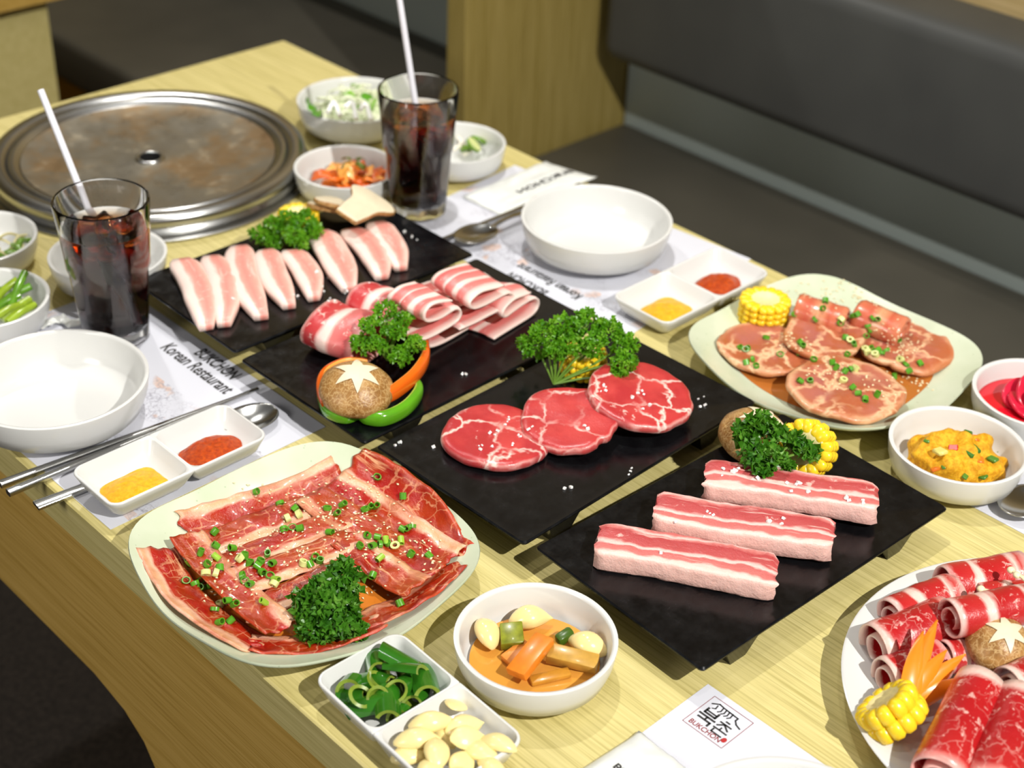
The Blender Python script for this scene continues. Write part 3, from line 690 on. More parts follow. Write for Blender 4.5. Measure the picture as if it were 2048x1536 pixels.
def leaflets(c, r, n, size, rs, flat=0.8, up=0.35):
    """one curly tuft: many small ruffled, lobed leaflets around c"""
    g = G()
    for _ in range(n):
        d = rs.normal(size=3); d /= np.linalg.norm(d); d[2] = d[2] * .8 + up; d /= np.linalg.norm(d)
        rad = r * rs.uniform(.25, 1.0) ** .5; p = c + d * rad * np.array([1, 1, flat])
        t1 = np.cross(d, rs.normal(size=3)); t1 /= np.linalg.norm(t1); t2 = np.cross(d, t1)
        ax = d * .75 + t1 * rs.uniform(.2, .9); ax /= np.linalg.norm(ax); sd = np.cross(ax, d + rs.normal(size=3) * .4); sd /= np.linalg.norm(sd) + 1e-9; nn = np.cross(sd, ax)
        s = size * rs.uniform(.7, 1.3); v = [p - ax * s * .45]; m = 9
        for k in range(m):
            a = (k / (m - 1) - .5) * 2.5; q = s * (.62 if k % 2 else 1.0) * (1 - .12 * abs(a))
            v.append(p + ax * (math.cos(a) * q * .9 - s * .3) + sd * math.sin(a) * q * .85 + nn * s * (.28 * (1 if (k // 2) % 2 else -1) + .15 * math.cos(a * 2)))
        v.append(p + ax * s * .12 + nn * s * .12); mid = m + 1; f = []
        for k in range(1, m): f.append((mid, k, k + 1))
        f += [(0, 1, mid), (0, mid, m)]
        g.add(v, f)
    return g
def parsley(base, tufts, label, m='leaf', size=.0055, n=70, seed=1, extra_stems=()):
    rs = np.random.default_rng(seed); b = P(*base); t = thing('parsley_sprig', b, label, 'parsley', 'sprigs of parsley')
    for (u, v, h, r) in tufts:
        c = P(u, v, h); rr = r * mpp(c)
        mid = (b + c) / 2 + np.array([0, 0, .004]) + rs.normal(size=3) * .002
        lf = leaflets(c, rr, n, size, rs); so = wob('stem', tube(catmull([b, mid, c], 5), .0011, 6), MAT['stem'], t)
        lo = wob('leaf_tuft', lf, MAT[m]); lo.location = lo.location - t.location - so.location; lo.parent = so
    return t
parsley((575, 490, TH + .002), [(522, 470, TH + .012, 24), (548, 452, TH + .020, 24), (578, 440, TH + .026, 26), (608, 442, TH + .026, 26), (626, 462, TH + .018, 20), (590, 470, TH + .020, 24), (545, 484, TH + .008, 18), (600, 488, TH + .012, 18)], 'bright parsley sprig on the tray of pale pork strips', seed=3, size=.006, n=55)
parsley((775, 720, TH + .012), [(772, 622, TH + .052, 26), (805, 640, TH + .046, 20), (745, 655, TH + .044, 26), (790, 665, TH + .040, 24), (720, 690, TH + .032, 22), (830, 690, TH + .034, 20), (800, 712, TH + .026, 22), (755, 690, TH + .034, 22)], 'parsley sprig above the mushroom and pepper rings', seed=5, size=.0055, n=55)
parsley((1108, 768, TH + .001), [(1068, 692, TH + .030, 34), (1090, 668, TH + .044, 30), (1130, 655, TH + .050, 32), (1175, 648, TH + .052, 34), (1215, 662, TH + .048, 32), (1250, 690, TH + .040, 30), (1140, 690, TH + .040, 30), (1190, 692, TH + .042, 30), (1248, 725, TH + .034, 26), (1235, 755, TH + .022, 20), (1110, 705, TH + .034, 24)], 'largest parsley sprig standing over the pork collar slices', seed=7, size=.0055, n=85)
parsley((1530, 938, TH + .018), [(1490, 870, TH + .040, 26), (1520, 845, TH + .052, 26), (1555, 868, TH + .044, 24), (1505, 905, TH + .036, 28), (1540, 912, TH + .036, 28), (1528, 940, TH + .026, 22), (1590, 885, TH + .036, 18), (1618, 905, TH + .032, 20), (1572, 935, TH + .022, 14)], 'flat dark parsley sprig leaning on the mushroom by the belly slabs', 'leaf_dark', .0090, 34, 9)
parsley((650, 1262, .012), [(690, 1150, .034, 34), (650, 1178, .034, 36), (615, 1205, .030, 34), (655, 1215, .034, 40), (695, 1190, .028, 28), (625, 1248, .024, 32), (668, 1252, .026, 34), (645, 1278, .016, 24), (712, 1265, .018, 20), (690, 1225, .024, 26)], 'dark curly parsley sprig on the marinated beef plate', 'leaf_dark', .0090, 46, 11)

# corn rounds: cob core plus single kernels
MAT['kernel'] = plain('corn_kernel', C(248, 208, 40), .28, .10, 30, sss=.25)
MAT['cob'] = plain('corn_cob', C(244, 226, 160), .6, .12, 200)
bmk = bmesh.new(); bmesh.ops.create_icosphere(bmk, subdivisions=2, radius=1)
for v_ in bmk.verts:
    c_ = v_.co; c_.x = math.copysign(abs(c_.x) ** .7, c_.x); c_.y = math.copysign(abs(c_.y) ** .65, c_.y); c_.z = math.copysign(abs(c_.z) ** .65, c_.z)
KERN = mesh(from_bm(bmk), MAT['kernel'], name='kernel')
def corn(loc, R, H_, label, rot=(0, 0, 0), n=15, rows=3, arc=1.0):
    t = thing('corn_round', loc, label, 'corn', 'cut rounds of sweetcorn', rot)
    ob('cob', mesh(lathe([(0, 0), (R * .70, 0), (R * .74, .002), (R * .74, H_ - .002), (R * .70, H_), (R * .35, H_ - .0006), (R * .30, H_ - .0018), (0, H_ - .0018)], 40), MAT['cob']), t)
    hk = H_ / rows
    for j in range(rows):
        for i in range(int(n * arc)):
            a = 2 * pi * (i + .08 * math.sin(i * 3 + j)) / n
            o = ob('kernel', KERN, t, (math.cos(a) * R * .74, math.sin(a) * R * .74, hk * (j + .5)), (0, 0, a)); o.scale = (R * .27, R * .80 * pi / n * 1.2, hk * .62)
    return t
corn(P(1525, 640, .013), .0262, .026, 'corn round standing on the marinated pork plate', n=17, rows=4)
corn(P(598, 455, TH), .0225, .020, 'corn round behind the parsley on the far tray', rows=3)
corn(P(1165, 742, TH + .001), .0225, .022, 'corn round half hidden behind the largest parsley', rows=3)
ax_ = Vector((-.86, -.22, .52)).normalized(); q_ = P(1613, 897, TH + .0245) - np.array(ax_) * .013; corn(q_, .0255, .026, 'corn round lying on its side beside the mushroom and belly slabs', rot=ax_.to_track_quat('Z', 'Y').to_matrix(), rows=3)

# shiitake caps with a star cut
def capmat():
    t = NT('shiitake_skin'); co = t.shifted(t.coord(), 1); n = t.noise(co, 60, 5, .65); v = t.vor(t.vmath('ADD', co, t.vmath('SCALE', t.noise(co, 120, 3, .6, True), .012)), 220)
    l = t.ramp(v, [(0.02, (.7, .7, .7, 1)), (0.10, (0, 0, 0, 1))]); t.bump(v, .4, .0008)
    MAT['cap'] = t.done(t.mix(l, t.ramp(n, [(.3, C(126, 84, 36)), (.55, C(166, 122, 66)), (.75, C(190, 150, 92))]), C(206, 174, 120)), .4)
    MAT['gill'] = plain('mushroom_flesh', C(226, 212, 182), .5, .05, 90)
capmat()
def shiitake(loc, R, H_, label, rot=(0, 0, 0), wd=.23):
    t = thing('shiitake_mushroom', loc, label, 'mushroom', 'star-cut shiitake mushrooms', rot)
    zc = lambda r: H_ * (1 - (r / R) ** 2.6 * .62)
    prof = [(0, .004), (R * .6, .003), (R * .86, 0), (R * .97, H_ * .10), (R, H_ * .26)] + [(R * s, zc(R * s)) for s in (.97, .9, .8, .65, .5, .35, .2)] + [(0, H_)]
    ob('cap', mesh(lathe(prof, 48, lambda a, r, z: (1 + .05 * nz(math.cos(a) * 1.5 + R * 90, math.sin(a) * 1.5), 0)), MAT['cap']), t)
    g = G()
    for k in range(3):
        a = k * pi / 3 + .3
        for s in (-1, 1):
            d = np.array([math.cos(a), math.sin(a)]) * s; n_ = np.array([-d[1], d[0]]); top, bot = [], []
            for q in np.linspace(0, .66, 7):
                w_ = R * wd * (1 - (q / .66)) ** .8 * (.55 if q == 0 else 1); 
                for e in (-1, 0, 1):
                    p = d * R * q + n_ * w_ * e; top.append((p[0], p[1], zc(math.hypot(*p)) + .0009))
            m_ = 3; f = []
            for i in range(6):
                for j in range(2): f.append((i * 3 + j, i * 3 + j + 1, (i + 1) * 3 + j + 1, (i + 1) * 3 + j))
            g.add(top, f)
    ob('star_cut', mesh(g, MAT['gill'], True, 0), t)
    return t
shiitake(P(712, 793, TH + .0125), .0335, .030, 'brown shiitake cap with a white star cut, among the pepper rings', rot=(math.radians(6), math.radians(-8), .6))
shiitake(P(1502, 893, TH), .0335, .034, 'shiitake cap behind the belly slabs, half covered by parsley', rot=(math.radians(0), math.radians(-14), 2.1))

# pepper slices
def pepper(path, hgt, th, m, mi_, name, label, z):
    p = [P(u, v, z) for u, v in path]; pts = catmull(p, 8)
    sec = [(1, -.9), (1.0, .9), (.6, 1), (-.5, .85), (-.9, .6), (-1, 0), (-.9, -.6), (-.5, -.85), (.8, -1)]
    pp, fr = frames(pts); rings = []
    for i, (q, (nn, bb)) in enumerate(zip(pp, fr)):
        nn = np.array([nn[0], nn[1], 0]); nn /= np.linalg.norm(nn); k = 1 - .35 * (abs(i / (len(pp) - 1) - .5) * 2) ** 6
        rings.append([q + nn * a * th * k + np.array([0, 0, 1]) * b * hgt * k for a, b in sec])
    g = loft(rings); n = len(sec)
    for i in range(len(g.f)): 
        if i < (len(rings) - 1) * n and (i % n) in (0, 1, 8): g.mi[i] = 1
    return tag(wob(name, g, [m, mi_], None, True, 60), label, 'pepper', 'slices of bell pepper')
ORG, ORGI = plain('orange_pepper_skin', C(236, 104, 22), .16, .06, 40, coat=.4), plain('orange_pepper_flesh', C(240, 160, 70), .35, .08, 80)
GRN, GRNI = plain('green_pepper_skin', C(92, 160, 28), .16, .1, 40, coat=.4), plain('green_pepper_flesh', C(160, 190, 80), .35, .08, 80)
pepper([(648, 806), (640, 775), (652, 748), (690, 730), (735, 728)][::-1], .0085, .0035, ORG, ORGI, 'pepper_slice', 'short orange bell pepper slice left of the mushroom', TH + .016)
pepper([(765, 800), (800, 778), (832, 750), (852, 715), (850, 676)], .0085, .0035, ORG, ORGI, 'pepper_slice', 'long orange bell pepper slice rising right of the mushroom', TH + .018)
pepper([(640, 795), (655, 822), (690, 834), (718, 826), (735, 836), (770, 838), (812, 818), (838, 785), (832, 760)], .0075, .0040, GRN, GRNI, 'pepper_slice', 'green bell pepper ring slice under the mushroom', TH + .0078)

# king oyster mushroom slices (far tray)
def oyster(c, L, W_, rot, label, lift):
    ol = [(-.5, -.22), (-.2, -.26), (.1, -.30), (.35, -.48), (.5, -.30), (.52, 0), (.5, .30), (.35, .48), (.1, .30), (-.2, .26), (-.5, .22)]
    ol = [(x * L, y * W_) for x, y in catmull(ol, 3)]
    g = loft([[(x * .96, y * .96, 0) for x, y in ol], [(x, y, .0008) for x, y in ol], [(x, y, .0042) for x, y in ol], [(x * .97, y * .97, .005) for x, y in ol]])
    for i in range(len(g.f)): 
        if len(g.f[i]) == 4: g.mi[i] = 1
    tag(ob('king_oyster_slice', mesh(g, [MAT['gill'], MAT['cap']], True, 40), None, c, rot), label, 'mushroom', 'cream mushroom slices')
oyster(P(672, 425, TH + .012), .062, .056, (math.radians(24), math.radians(-10), 2.3), 'cream mushroom slice lying lowest beside the far corn', 0)
oyster(P(690, 418, TH + .021), .062, .056, (math.radians(22), math.radians(-6), 2.0), 'cream mushroom slice in the middle of the overlapping pair by the corn', 0)
oyster(P(722, 418, TH + .027), .066, .060, (math.radians(20), math.radians(4), .35), 'cream mushroom slice lying on top, nearest the farther cola', 0)

# ------------------------------------------------------------------ pork strips, far tray
PINK, FATP = C(238, 158, 144), C(244, 218, 208)
MAT['strip'] = meat('pork_strip', [(0.0, FATP), (0.33, FATP), (0.42, C(236, 160, 146)), (0.60, C(228, 142, 130)), (0.80, C(236, 166, 152)), (0.93, C(244, 200, 186))], fleck=(130, .60, .6), warp=.22, rough=.38, bump=.35, streak=(6, 2.5, .60, .6), wscale=(1, 1.6, 1))
def strip(i, a, b, wd, label):
    p0, p1 = P(*a, TH + .008), P(*b, TH + .008); d = p1 - p0; L = np.linalg.norm(d); d /= L; s = np.array([-d[1], d[0], 0]); s /= np.linalg.norm(s)      # s: to the right of the strip seen from its far end
    rs = np.random.default_rng(100 + i); bend = rs.uniform(-.004, .004); th = .0105; n = 16
    rings = []; uv = []
    for k in range(n + 1):
        t = k / n; w_ = wd * (1 - .55 * max(0, (t - .55) / .45) ** 1.8 - .35 * max(0, (.15 - t) / .15) ** 2) * (1 + .04 * nz(t * 6, i)); c = p0 + d * L * t + s * bend * math.sin(pi * t) * 2
        hh = th * (1 - .30 * max(0, (t - .8) / .2) ** 2 - .15 * max(0, (.12 - t) / .12)); z0 = TZ + TH + .0004
        sec = [(-.5, .25), (-.5, .78), (-.40, .97), (-.2, 1), (.2, 1), (.40, .97), (.5, .78), (.5, .25), (.44, 0), (-.44, 0)]
        rings.append([np.array([c[0], c[1], 0]) + s * w_ * x + np.array([0, 0, z0 + hh * y * (1 + .04 * nz(t * 8, x * 3, i))]) for x, y in sec]); uv += [((x + .5), t) for x, y in sec]
    g = loft(rings); g.uv = uv
    tag(wob('pork_strip', g, MAT['strip'], None, True, 0), label, 'meat', 'pale pork strips on the far tray')
ORD = ['first', 'second', 'third', 'fourth', 'fifth', 'sixth', 'seventh', 'eighth']
for i, (a, b, wpx) in enumerate([((362, 518), (412, 648), 64), ((423, 512), (448, 642), 60), ((478, 492), (522, 628), 62), ((532, 500), (578, 606), 58), ((580, 500), (628, 590), 56), ((640, 462), (698, 572), 66), ((700, 458), (764, 548), 62), ((752, 444), (802, 530), 58)]):
    strip(i, a, b, wpx * mpp(P(*a, TH)) * .97, f'{ORD[i]} pale pork strip from the cola glass end of the far tray')

# ------------------------------------------------------------------ folded pork belly, second tray
MAT['belly'] = meat('folded_belly', [(0.0, FATP), (0.10, C(244, 196, 188)), (0.17, C(228, 132, 126)), (0.30, C(222, 118, 114)), (0.35, FATP), (0.42, FATP), (0.46, C(228, 132, 126)), (0.61, C(220, 112, 108)), (0.64, C(246, 214, 206)), (0.69, C(226, 128, 122)), (0.85, C(216, 106, 104)), (0.90, FATP), (1.0, FATP)], fleck=(150, .62, .5), warp=.05, rough=.35, bump=.25, wscale=(2, 1.5, 1))
MAT['belly_red'] = meat('folded_belly_red', [(0.0, C(236, 170, 164)), (0.2, C(206, 92, 92)), (0.45, C(214, 120, 116)), (0.52, FATP), (0.62, C(244, 208, 200)), (0.70, C(196, 66, 68)), (0.9, C(186, 52, 56)), (1.0, C(236, 180, 172))], fleck=(110, .58, .7), warp=.07, rough=.35, bump=.25, wscale=(2, 1.5, 1))
def fold(u, v, z, prof, wy, label, m='belly', ang=0.0, sx=1.0, seed=0):
    """thin slice folded over itself: profile (x along the tray, height), extruded wy across"""
    c = P(u, v, TH + z); pr = catmull([(x * sx, 0, h) for x, h in prof], 7); ca, sa = math.cos(ang), math.sin(ang)
    def f(uu, vv):
        k = vv * (len(pr) - 1); i = min(int(k), len(pr) - 2); q = pr[i] + (pr[i + 1] - pr[i]) * (k - i); y = (uu - .5) * wy * (1 + .12 * nz(vv * 3, seed)) + .004 * nz(vv * 4, seed, 3); z_ = q[2] * (1 + .18 * nz(uu * 2 + seed, vv * 3)) + .0012 * nz(uu * 7, vv * 9, seed)
        x = q[0] + .004 * nz(uu * 2.5, seed)
        return np.array([c[0] + x * ca - y * sa, c[1] + x * sa + y * ca, max(c[2] + z_, TZ + TH + .0022)])
    return tag(wob('folded_pork_slice', sheet(f, 22, len(pr), .0032), MAT[m], None, True, 0), label, 'meat', 'folded pork belly slices')
S_ = [(.048, .002), (.020, .002), (-.006, .004), (-.012, .012), (-.004, .020), (.020, .021), (.040, .018), (.048, .022), (.044, .029), (.020, .032), (-.002, .030)]
U_ = [(-.010, .002), (.020, .002), (.046, .004), (.052, .012), (.044, .019), (.020, .018), (.004, .020), (.002, .028), (.016, .033), (.040, .029)]
O_ = [(.030, .003), (.006, .003), (-.016, .010), (-.020, .024), (-.008, .036), (.014, .038), (.032, .030), (.036, .016), (.030, .006)]
fold(682, 708, 0, O_, .062, 'dark red folded pork slice, first at the near end of the row', 'belly_red', .25, 1.05, 1)
fold(758, 662, 0, O_, .056, 'folded pork slice hidden behind the parsley in the row', 'belly_red', .1, .85, 2)
fold(828, 672, 0, S_, .058, 'folded pork slice in the middle of the lower layer', 'belly', .05, 1.05, 3)
fold(955, 652, 0, U_, .060, 'folded pork slice at the far end of the row', 'belly', .15, 1.15, 4)
fold(812, 662, .030, U_, .050, 'folded pork slice with a loose loop lying above the middle one', 'belly', .05, .9, 5)
fold(898, 632, .024, U_, .056, 'topmost folded pork slice, resting on two others', 'belly', .0, 1.15, 6)

# ------------------------------------------------------------------ pork collar, third tray
MAT['collar'] = meat('pork_collar', [(0.0, C(190, 60, 60)), (0.5, C(198, 68, 66)), (0.94, C(188, 56, 56)), (0.985, C(226, 160, 152)), (1.0, C(200, 84, 80))], marble=(26, .06, 1.0), fleck=(70, .64, .6), warp=.05, rough=.3, bump=.3, wscale=(1, 9, 1), blotch=(26, C(172, 42, 48), .8))
def collar(u, v, R, th, label, z, tilt=(0, 0), seed=0, rz=0.0, m='collar', name='pork_collar_slice', group='round pork collar slices', surf=None, stretch=(1, 1), base=None):
    c = P(u, v, (TH if base is None else base) + z + th / 2)
    rf = lambda a: R * (1 + .10 * nz(math.cos(a) * 1.2 + seed * 3.1, math.sin(a) * 1.2, seed) + .035 * nz(math.cos(a) * 4 + seed, math.sin(a) * 4, 2) - .10 * math.exp(-((a - 3.6 - .4 * seed) / .10) ** 2))
    g = disc(rf, th, 8, 72)
    g.xf(lambda p: (p[0] * stretch[0], p[1] * stretch[1], p[2] + .0012 * nz(p[0] * 45 + seed, p[1] * 45) + (surf(p) if surf else 0)))
    return tag(ob(name, mesh(g, MAT[m], True, 0), None, (c[0], c[1], c[2] - th / 2), (tilt[0], tilt[1], rz)), label, 'meat', group)
collar(996, 874, .0478, .0088, 'round pork collar slice nearest the front plate of beef', .0006, (0, 0), 1, 1.4)
collar(1140, 838, .0450, .0085, 'round pork collar slice in the middle, overlapped by its neighbour', .0085, (math.radians(-2), math.radians(-7)), 2, .2)
collar(1277, 792, .0490, .0092, 'round pork collar slice under the largest parsley', .0135, (math.radians(-5), math.radians(-6)), 3, 2.6)

# ------------------------------------------------------------------ pork belly slabs, front tray
SF = C(244, 196, 184)
MAT['slab'] = meat('belly_slab', [(0.0, SF), (0.17, C(242, 200, 190)), (0.24, C(206, 116, 110)), (0.40, C(200, 104, 100)), (0.44, C(240, 200, 192)), (0.49, C(236, 186, 178)), (0.55, C(190, 84, 84)), (0.80, C(178, 66, 68)), (0.88, C(214, 130, 124)), (0.93, C(240, 196, 188)), (1.0, C(206, 110, 106))], fleck=(60, .64, .6), warp=.30, rough=.40, bump=.9, wscale=(.8, 1.7, 1), bscale=110, streak=(9, 2.2, .60, .7))
def slab(a, b, wd, th, z, label, seed=0):
    p0, p1 = P(*a, TH + z + th), P(*b, TH + z + th); d = p1 - p0; L = np.linalg.norm(d[:2]); d = np.array([d[0], d[1], 0]) / L; s = np.array([-d[1], d[0], 0])   # s: towards the back
    n, rings, uv = 34, [], []
    for k in range(n + 1):
        t = k / n; e = min(t, 1 - t); w_ = wd * (1 - .18 * max(0, 1 - e / .05) ** 2) * (1 + .05 * nz(t * 5, seed)); hh = th * (1 - .12 * max(0, 1 - e / .04) ** 2) * (1 + .08 * nz(t * 4 + 3, seed))
        c = np.array([p0[0], p0[1], 0]) + d * L * t + s * (.003 * math.sin(t * 3 + seed)); z0 = TZ + TH + z
        sec = [(-.48, 0, 0), (-.51, .12, .02), (-.515, .45, .04), (-.51, .78, .06), (-.50, .95, .09), (-.47, 1.0, .12), (-.38, 1, .20), (-.25, 1.0, .33), (-.1, 1.01, .48), (.05, 1.0, .60), (.2, 1.0, .72), (.35, 1.0, .86), (.46, .99, .96), (.495, .93, 1.0), (.5, .5, 1.0), (.47, 0, 1)]
        rings.append([c + s * w_ * (x + (.035 * nz(t * 16, y * 4, seed) if abs(x) > .45 else 0)) + d * (.004 * nz(x * 5, y * 5, seed + (1 if t > .5 else 0)) * (1 if k in (0, n) else 0)) + np.array([0, 0, z0 + hh * y + (.0010 * nz(t * 14, x * 6, seed) if y > .9 else 0)]) for x, y, u_ in sec]); uv += [(u_, t) for x, y, u_ in sec]
    g = loft(rings); g.uv = uv
    return tag(wob('pork_belly_slab', g, MAT['slab'], None, True, 60), label, 'meat', 'thick pork belly slabs')
slab((1194, 1076), (1556, 1134), .0400, .0175, .0005, 'thick pork belly slab nearest the front edge of its tray', 1)
slab((1312, 1003), (1668, 1066), .0390, .0175, .0030, 'thick pork belly slab in the middle of three', 4)
slab((1410, 945), (1757, 988), .0380, .0175, .0060, 'thick pork belly slab beside parsley and corn', 7)

# ------------------------------------------------------------------ marinated beef, front plate
BR, BR2, BF = C(160, 16, 10), C(134, 10, 8), C(228, 172, 128)
MAT['beef'] = meat('marinated_beef', [(0.0, C(236, 178, 150)), (0.10, BF), (0.24, C(240, 190, 160)), (0.34, C(176, 34, 20)), (0.55, BR), (0.75, C(158, 30, 8)), (0.88, BR2), (1.0, C(184, 62, 36))], marble=(55, .05, .5), fleck=(75, .65, .6), warp=.26, rough=.30, bump=.55, wscale=(1.0, 2.2, 1), bscale=240, fat=C(230, 172, 126), coat=.2, sss=0, blotch=(18, C(172, 66, 14), .75), streak=(8, 1.8, .60, .8))
def pool(c, A, rho, label, col, name, dens=.9):
    t = NT(name + '_liquid'); t.done(col, .06, coat=.3); 
    g = lathe([(0, plate_z(rho) + .0002), (A * rho * .995, plate_z(rho) + .0002), (A * rho * .985, plate_z(rho) - .0006), (0, .0058)], 90, plate_mod())
    return tag(ob(name, mesh(g, t.m, True, 60), None, c), label, 'sauce')
pool(PF, PFA, .70, 'thin orange marinade pooled under the sliced beef', C(206, 120, 40), 'marinade')
pool(PR, PRA, .705, 'thin brown marinade pooled under the pork steaks', C(176, 104, 44), 'marinade')
def beef(path, wpx, z, label, seed=0, flip=False, curl=0.0):
    pts = [P(u, v, .02) for u, v in path]; pts = catmull(pts, 8); wd = wpx * mpp(pts[0])
    T_ = [pts[min(i + 1, len(pts) - 1)] - pts[max(i - 1, 0)] for i in range(len(pts))]
    def f(u, v):
        k = v * (len(pts) - 1); i = min(int(k), len(pts) - 2); p = pts[i] + (pts[i + 1] - pts[i]) * (k - i); d = T_[i] + (T_[i + 1] - T_[i]) * (k - i); d = d / np.linalg.norm(d[:2]); s = np.array([d[1], -d[0], 0])
        x = (u - .5) * wd * (1 + .14 * nz(v * 3, seed * 2.3) - .25 * max(0, abs(v - .5) * 2 - .85)); q = p + s * x * (-1 if flip else 1) + np.array([d[0], d[1], 0]) * .006 * nz(u * 4, seed, (0 if v < .5 else 5))
        zz = max(plate_h(q, PF, PFA), plate_z(.66)) + z + .0022 * nz(u * 2.5 + seed, v * 7, seed) + .0010 * nz(u * 6, v * 14 + seed) + curl * max(0, abs(v - .5) * 2 - .8) + .0016
        return np.array([q[0], q[1], TZ + zz])
    return tag(wob('beef_slice', sheet(f, 14, 40, .0022), MAT['beef'], None, True, 0), label, 'meat', 'marinated beef slices')
for i, (path, w_, z, fl, lb) in enumerate([
    ([(365, 1050), (505, 1000), (680, 938)], 79, .001, False, 'long beef slice along the far-left rim of the green plate'),
    ([(705, 930), (825, 1005), (915, 1115)], 79, .0012, True, 'long beef slice along the far-right rim of the green plate'),
    ([(312, 1098), (380, 1200), (515, 1284)], 84, .0012, True, 'beef slice with a frilled fat edge along the near-left rim'),
    ([(500, 1280), (640, 1275), (760, 1240)], 76, .0012, False, 'beef slice under the parsley at the near rim'),
    ([(720, 1235), (830, 1190), (905, 1130)], 76, .002, False, 'beef slice lying in the marinade at the near-right rim'),
    ([(420, 1078), (540, 1030), (660, 985)], 84, .0045, True, 'bright red beef slice, second from the far-left rim'),
    ([(660, 960), (790, 1040), (900, 1125)], 81, .0048, False, 'beef slice, second from the far-right rim'),
    ([(440, 1135), (560, 1080), (690, 1030)], 79, .0075, True, 'beef slice crossing the middle of the green plate'),
    ([(620, 985), (740, 1065), (860, 1160)], 79, .0080, True, 'beef slice down the middle with a sesame-strewn edge'),
    ([(450, 1185), (570, 1130), (710, 1075)], 79, .0098, True, 'beef slice nearest the spring onion heap'),
    ([(480, 1225), (600, 1175), (720, 1120)], 74, .0088, True, 'beef slice just above the dark parsley'),
    ([(372, 1075), (440, 1150), (565, 1262)], 71, .0115, False, 'folded beef slice with a pale edge running down the plate'),
    ([(690, 1075), (760, 1130), (835, 1185)], 76, .0110, False, 'short beef slice with a square fatty end right of the parsley'),
    ]):
    beef(path, w_, z, lb, i + 1, fl, .003)

# ------------------------------------------------------------------ marinated pork, right plate
MAT['mpork'] = meat('marinated_pork', [(0.0, C(168, 96, 86)), (0.55, C(178, 102, 90)), (0.84, C(184, 106, 82)), (0.94, C(222, 168, 130)), (1.0, C(206, 144, 100))], marble=(26, .08, 1.0), fleck=(70, .62, .5), warp=.09, rough=.34, bump=.6, wscale=(1, 9, 1), bscale=220, fat=C(236, 192, 150), coat=.15, blotch=(24, C(176, 90, 40), .7))
rib = lambda s: (lambda p: .0045 * nz(p[0] * 26 + s, p[1] * 26, s) + .0016 * nz(p[0] * 80, p[1] * 80, s))
for (u, v, R, z, tilt, sd, st, lb) in [(1536, 698, .0485, .0010, (0, 0), 1, (1, 1), 'marinated pork steak beside the corn round'), (1812, 694, .0480, .0010, (0, 0), 4, (1, 1), 'marinated pork steak at the far-right side of its plate'), (1650, 668, .0450, .0090, (0, 0), 6, (1.1, .9), 'marinated pork steak in the middle, below the rolled ribs'), (1692, 778, .0560, .0095, (0, 0), 8, (1, .95), 'largest marinated pork steak, at the near rim of its plate')]:
    collar(u, v, R, .0068, lb, z, tilt, sd, sd * 1.1, 'mpork', 'pork_steak', 'marinated pork steaks', rib(sd), st, .0125)
MAT['rib'] = meat('rolled_rib', [(0.0, C(206, 120, 84)), (0.3, C(198, 96, 72)), (0.5, C(222, 160, 118)), (0.7, C(196, 92, 66)), (1.0, C(214, 130, 96))], fleck=(80, .6, .6), warp=.15, rough=.24, bump=.3, coat=.4, fat=C(236, 196, 156))
MAT['mroll'] = meat('beef_roll', [(0.0, C(244, 214, 200)), (0.07, C(240, 196, 184)), (0.12, C(182, 26, 30)), (0.5, C(172, 20, 26)), (0.88, C(186, 36, 36)), (0.93, C(226, 130, 122)), (1.0, C(236, 180, 170))], marble=(70, .05, .35), fleck=(120, .575, .7), warp=.10, rough=.34, bump=.4, wscale=(2, 4, 1), fat=C(240, 196, 184), coat=.25)
MAT['mroll_fat'] = meat('beef_roll_striped', [(0.0, C(240, 200, 190)), (0.08, C(184, 34, 36)), (0.28, C(190, 44, 42)), (0.32, C(236, 196, 184)), (0.38, C(238, 204, 192)), (0.43, C(178, 26, 30)), (0.72, C(186, 38, 38)), (0.78, C(236, 200, 188)), (0.86, C(190, 60, 56)), (1.0, C(238, 208, 198))], fleck=(110, .59, .7), warp=.22, rough=.32, bump=.4, wscale=(1.2, 1.6, 1), streak=(7, 1.4, .61, .7), fat=C(240, 200, 188), coat=.25)
def roll(a, b, r, label, m='mroll', turns=1.9, name='beef_roll', group='rolled beef slices on the round plate', seed=0, th=.0022, flat=1.0, taper=0.0):
    ph = -pi / 2 - turns * 2 * pi - .3; a, b = np.array(a), np.array(b); d = b - a; L = np.linalg.norm(d); d /= L; s = np.cross(d, (0, 0, 1)); s /= np.linalg.norm(s); w_ = np.cross(s, d)
    def f(u, v):
        t = v * turns * 2 * pi + ph; rr = r * (.34 + .66 * v) * (1 + .07 * nz(u * 2 + seed, v * 5)) * (1 - taper * u); ll = L * (u + .03 * nz(v * 4, seed, 2 if u > .5 else 0) * (1 if u in (0, 1) else .5))
        return a + d * ll + s * math.cos(t) * rr + w_ * math.sin(t) * rr * flat + np.array([0, 0, .001 * nz(u * 6, v * 9, seed)])
    return tag(wob(name, sheet(f, 16, 54, th), MAT[m], None, True, 0), label, 'meat', group)
rp = lambda u, v, h: P(u, v, h)
roll(rp(1592, 618, .030), rp(1690, 650, .027), .0195, 'rolled marinated rib leaning on the corn', 'rib', 1.8, 'rolled_rib', 'rolled marinated ribs', 1, .005, .85)
roll(rp(1712, 630, .030), rp(1806, 668, .026), .0195, 'rolled marinated rib at the far rim of the pork plate', 'rib', 1.8, 'rolled_rib', 'rolled marinated ribs', 3, .005, .85)

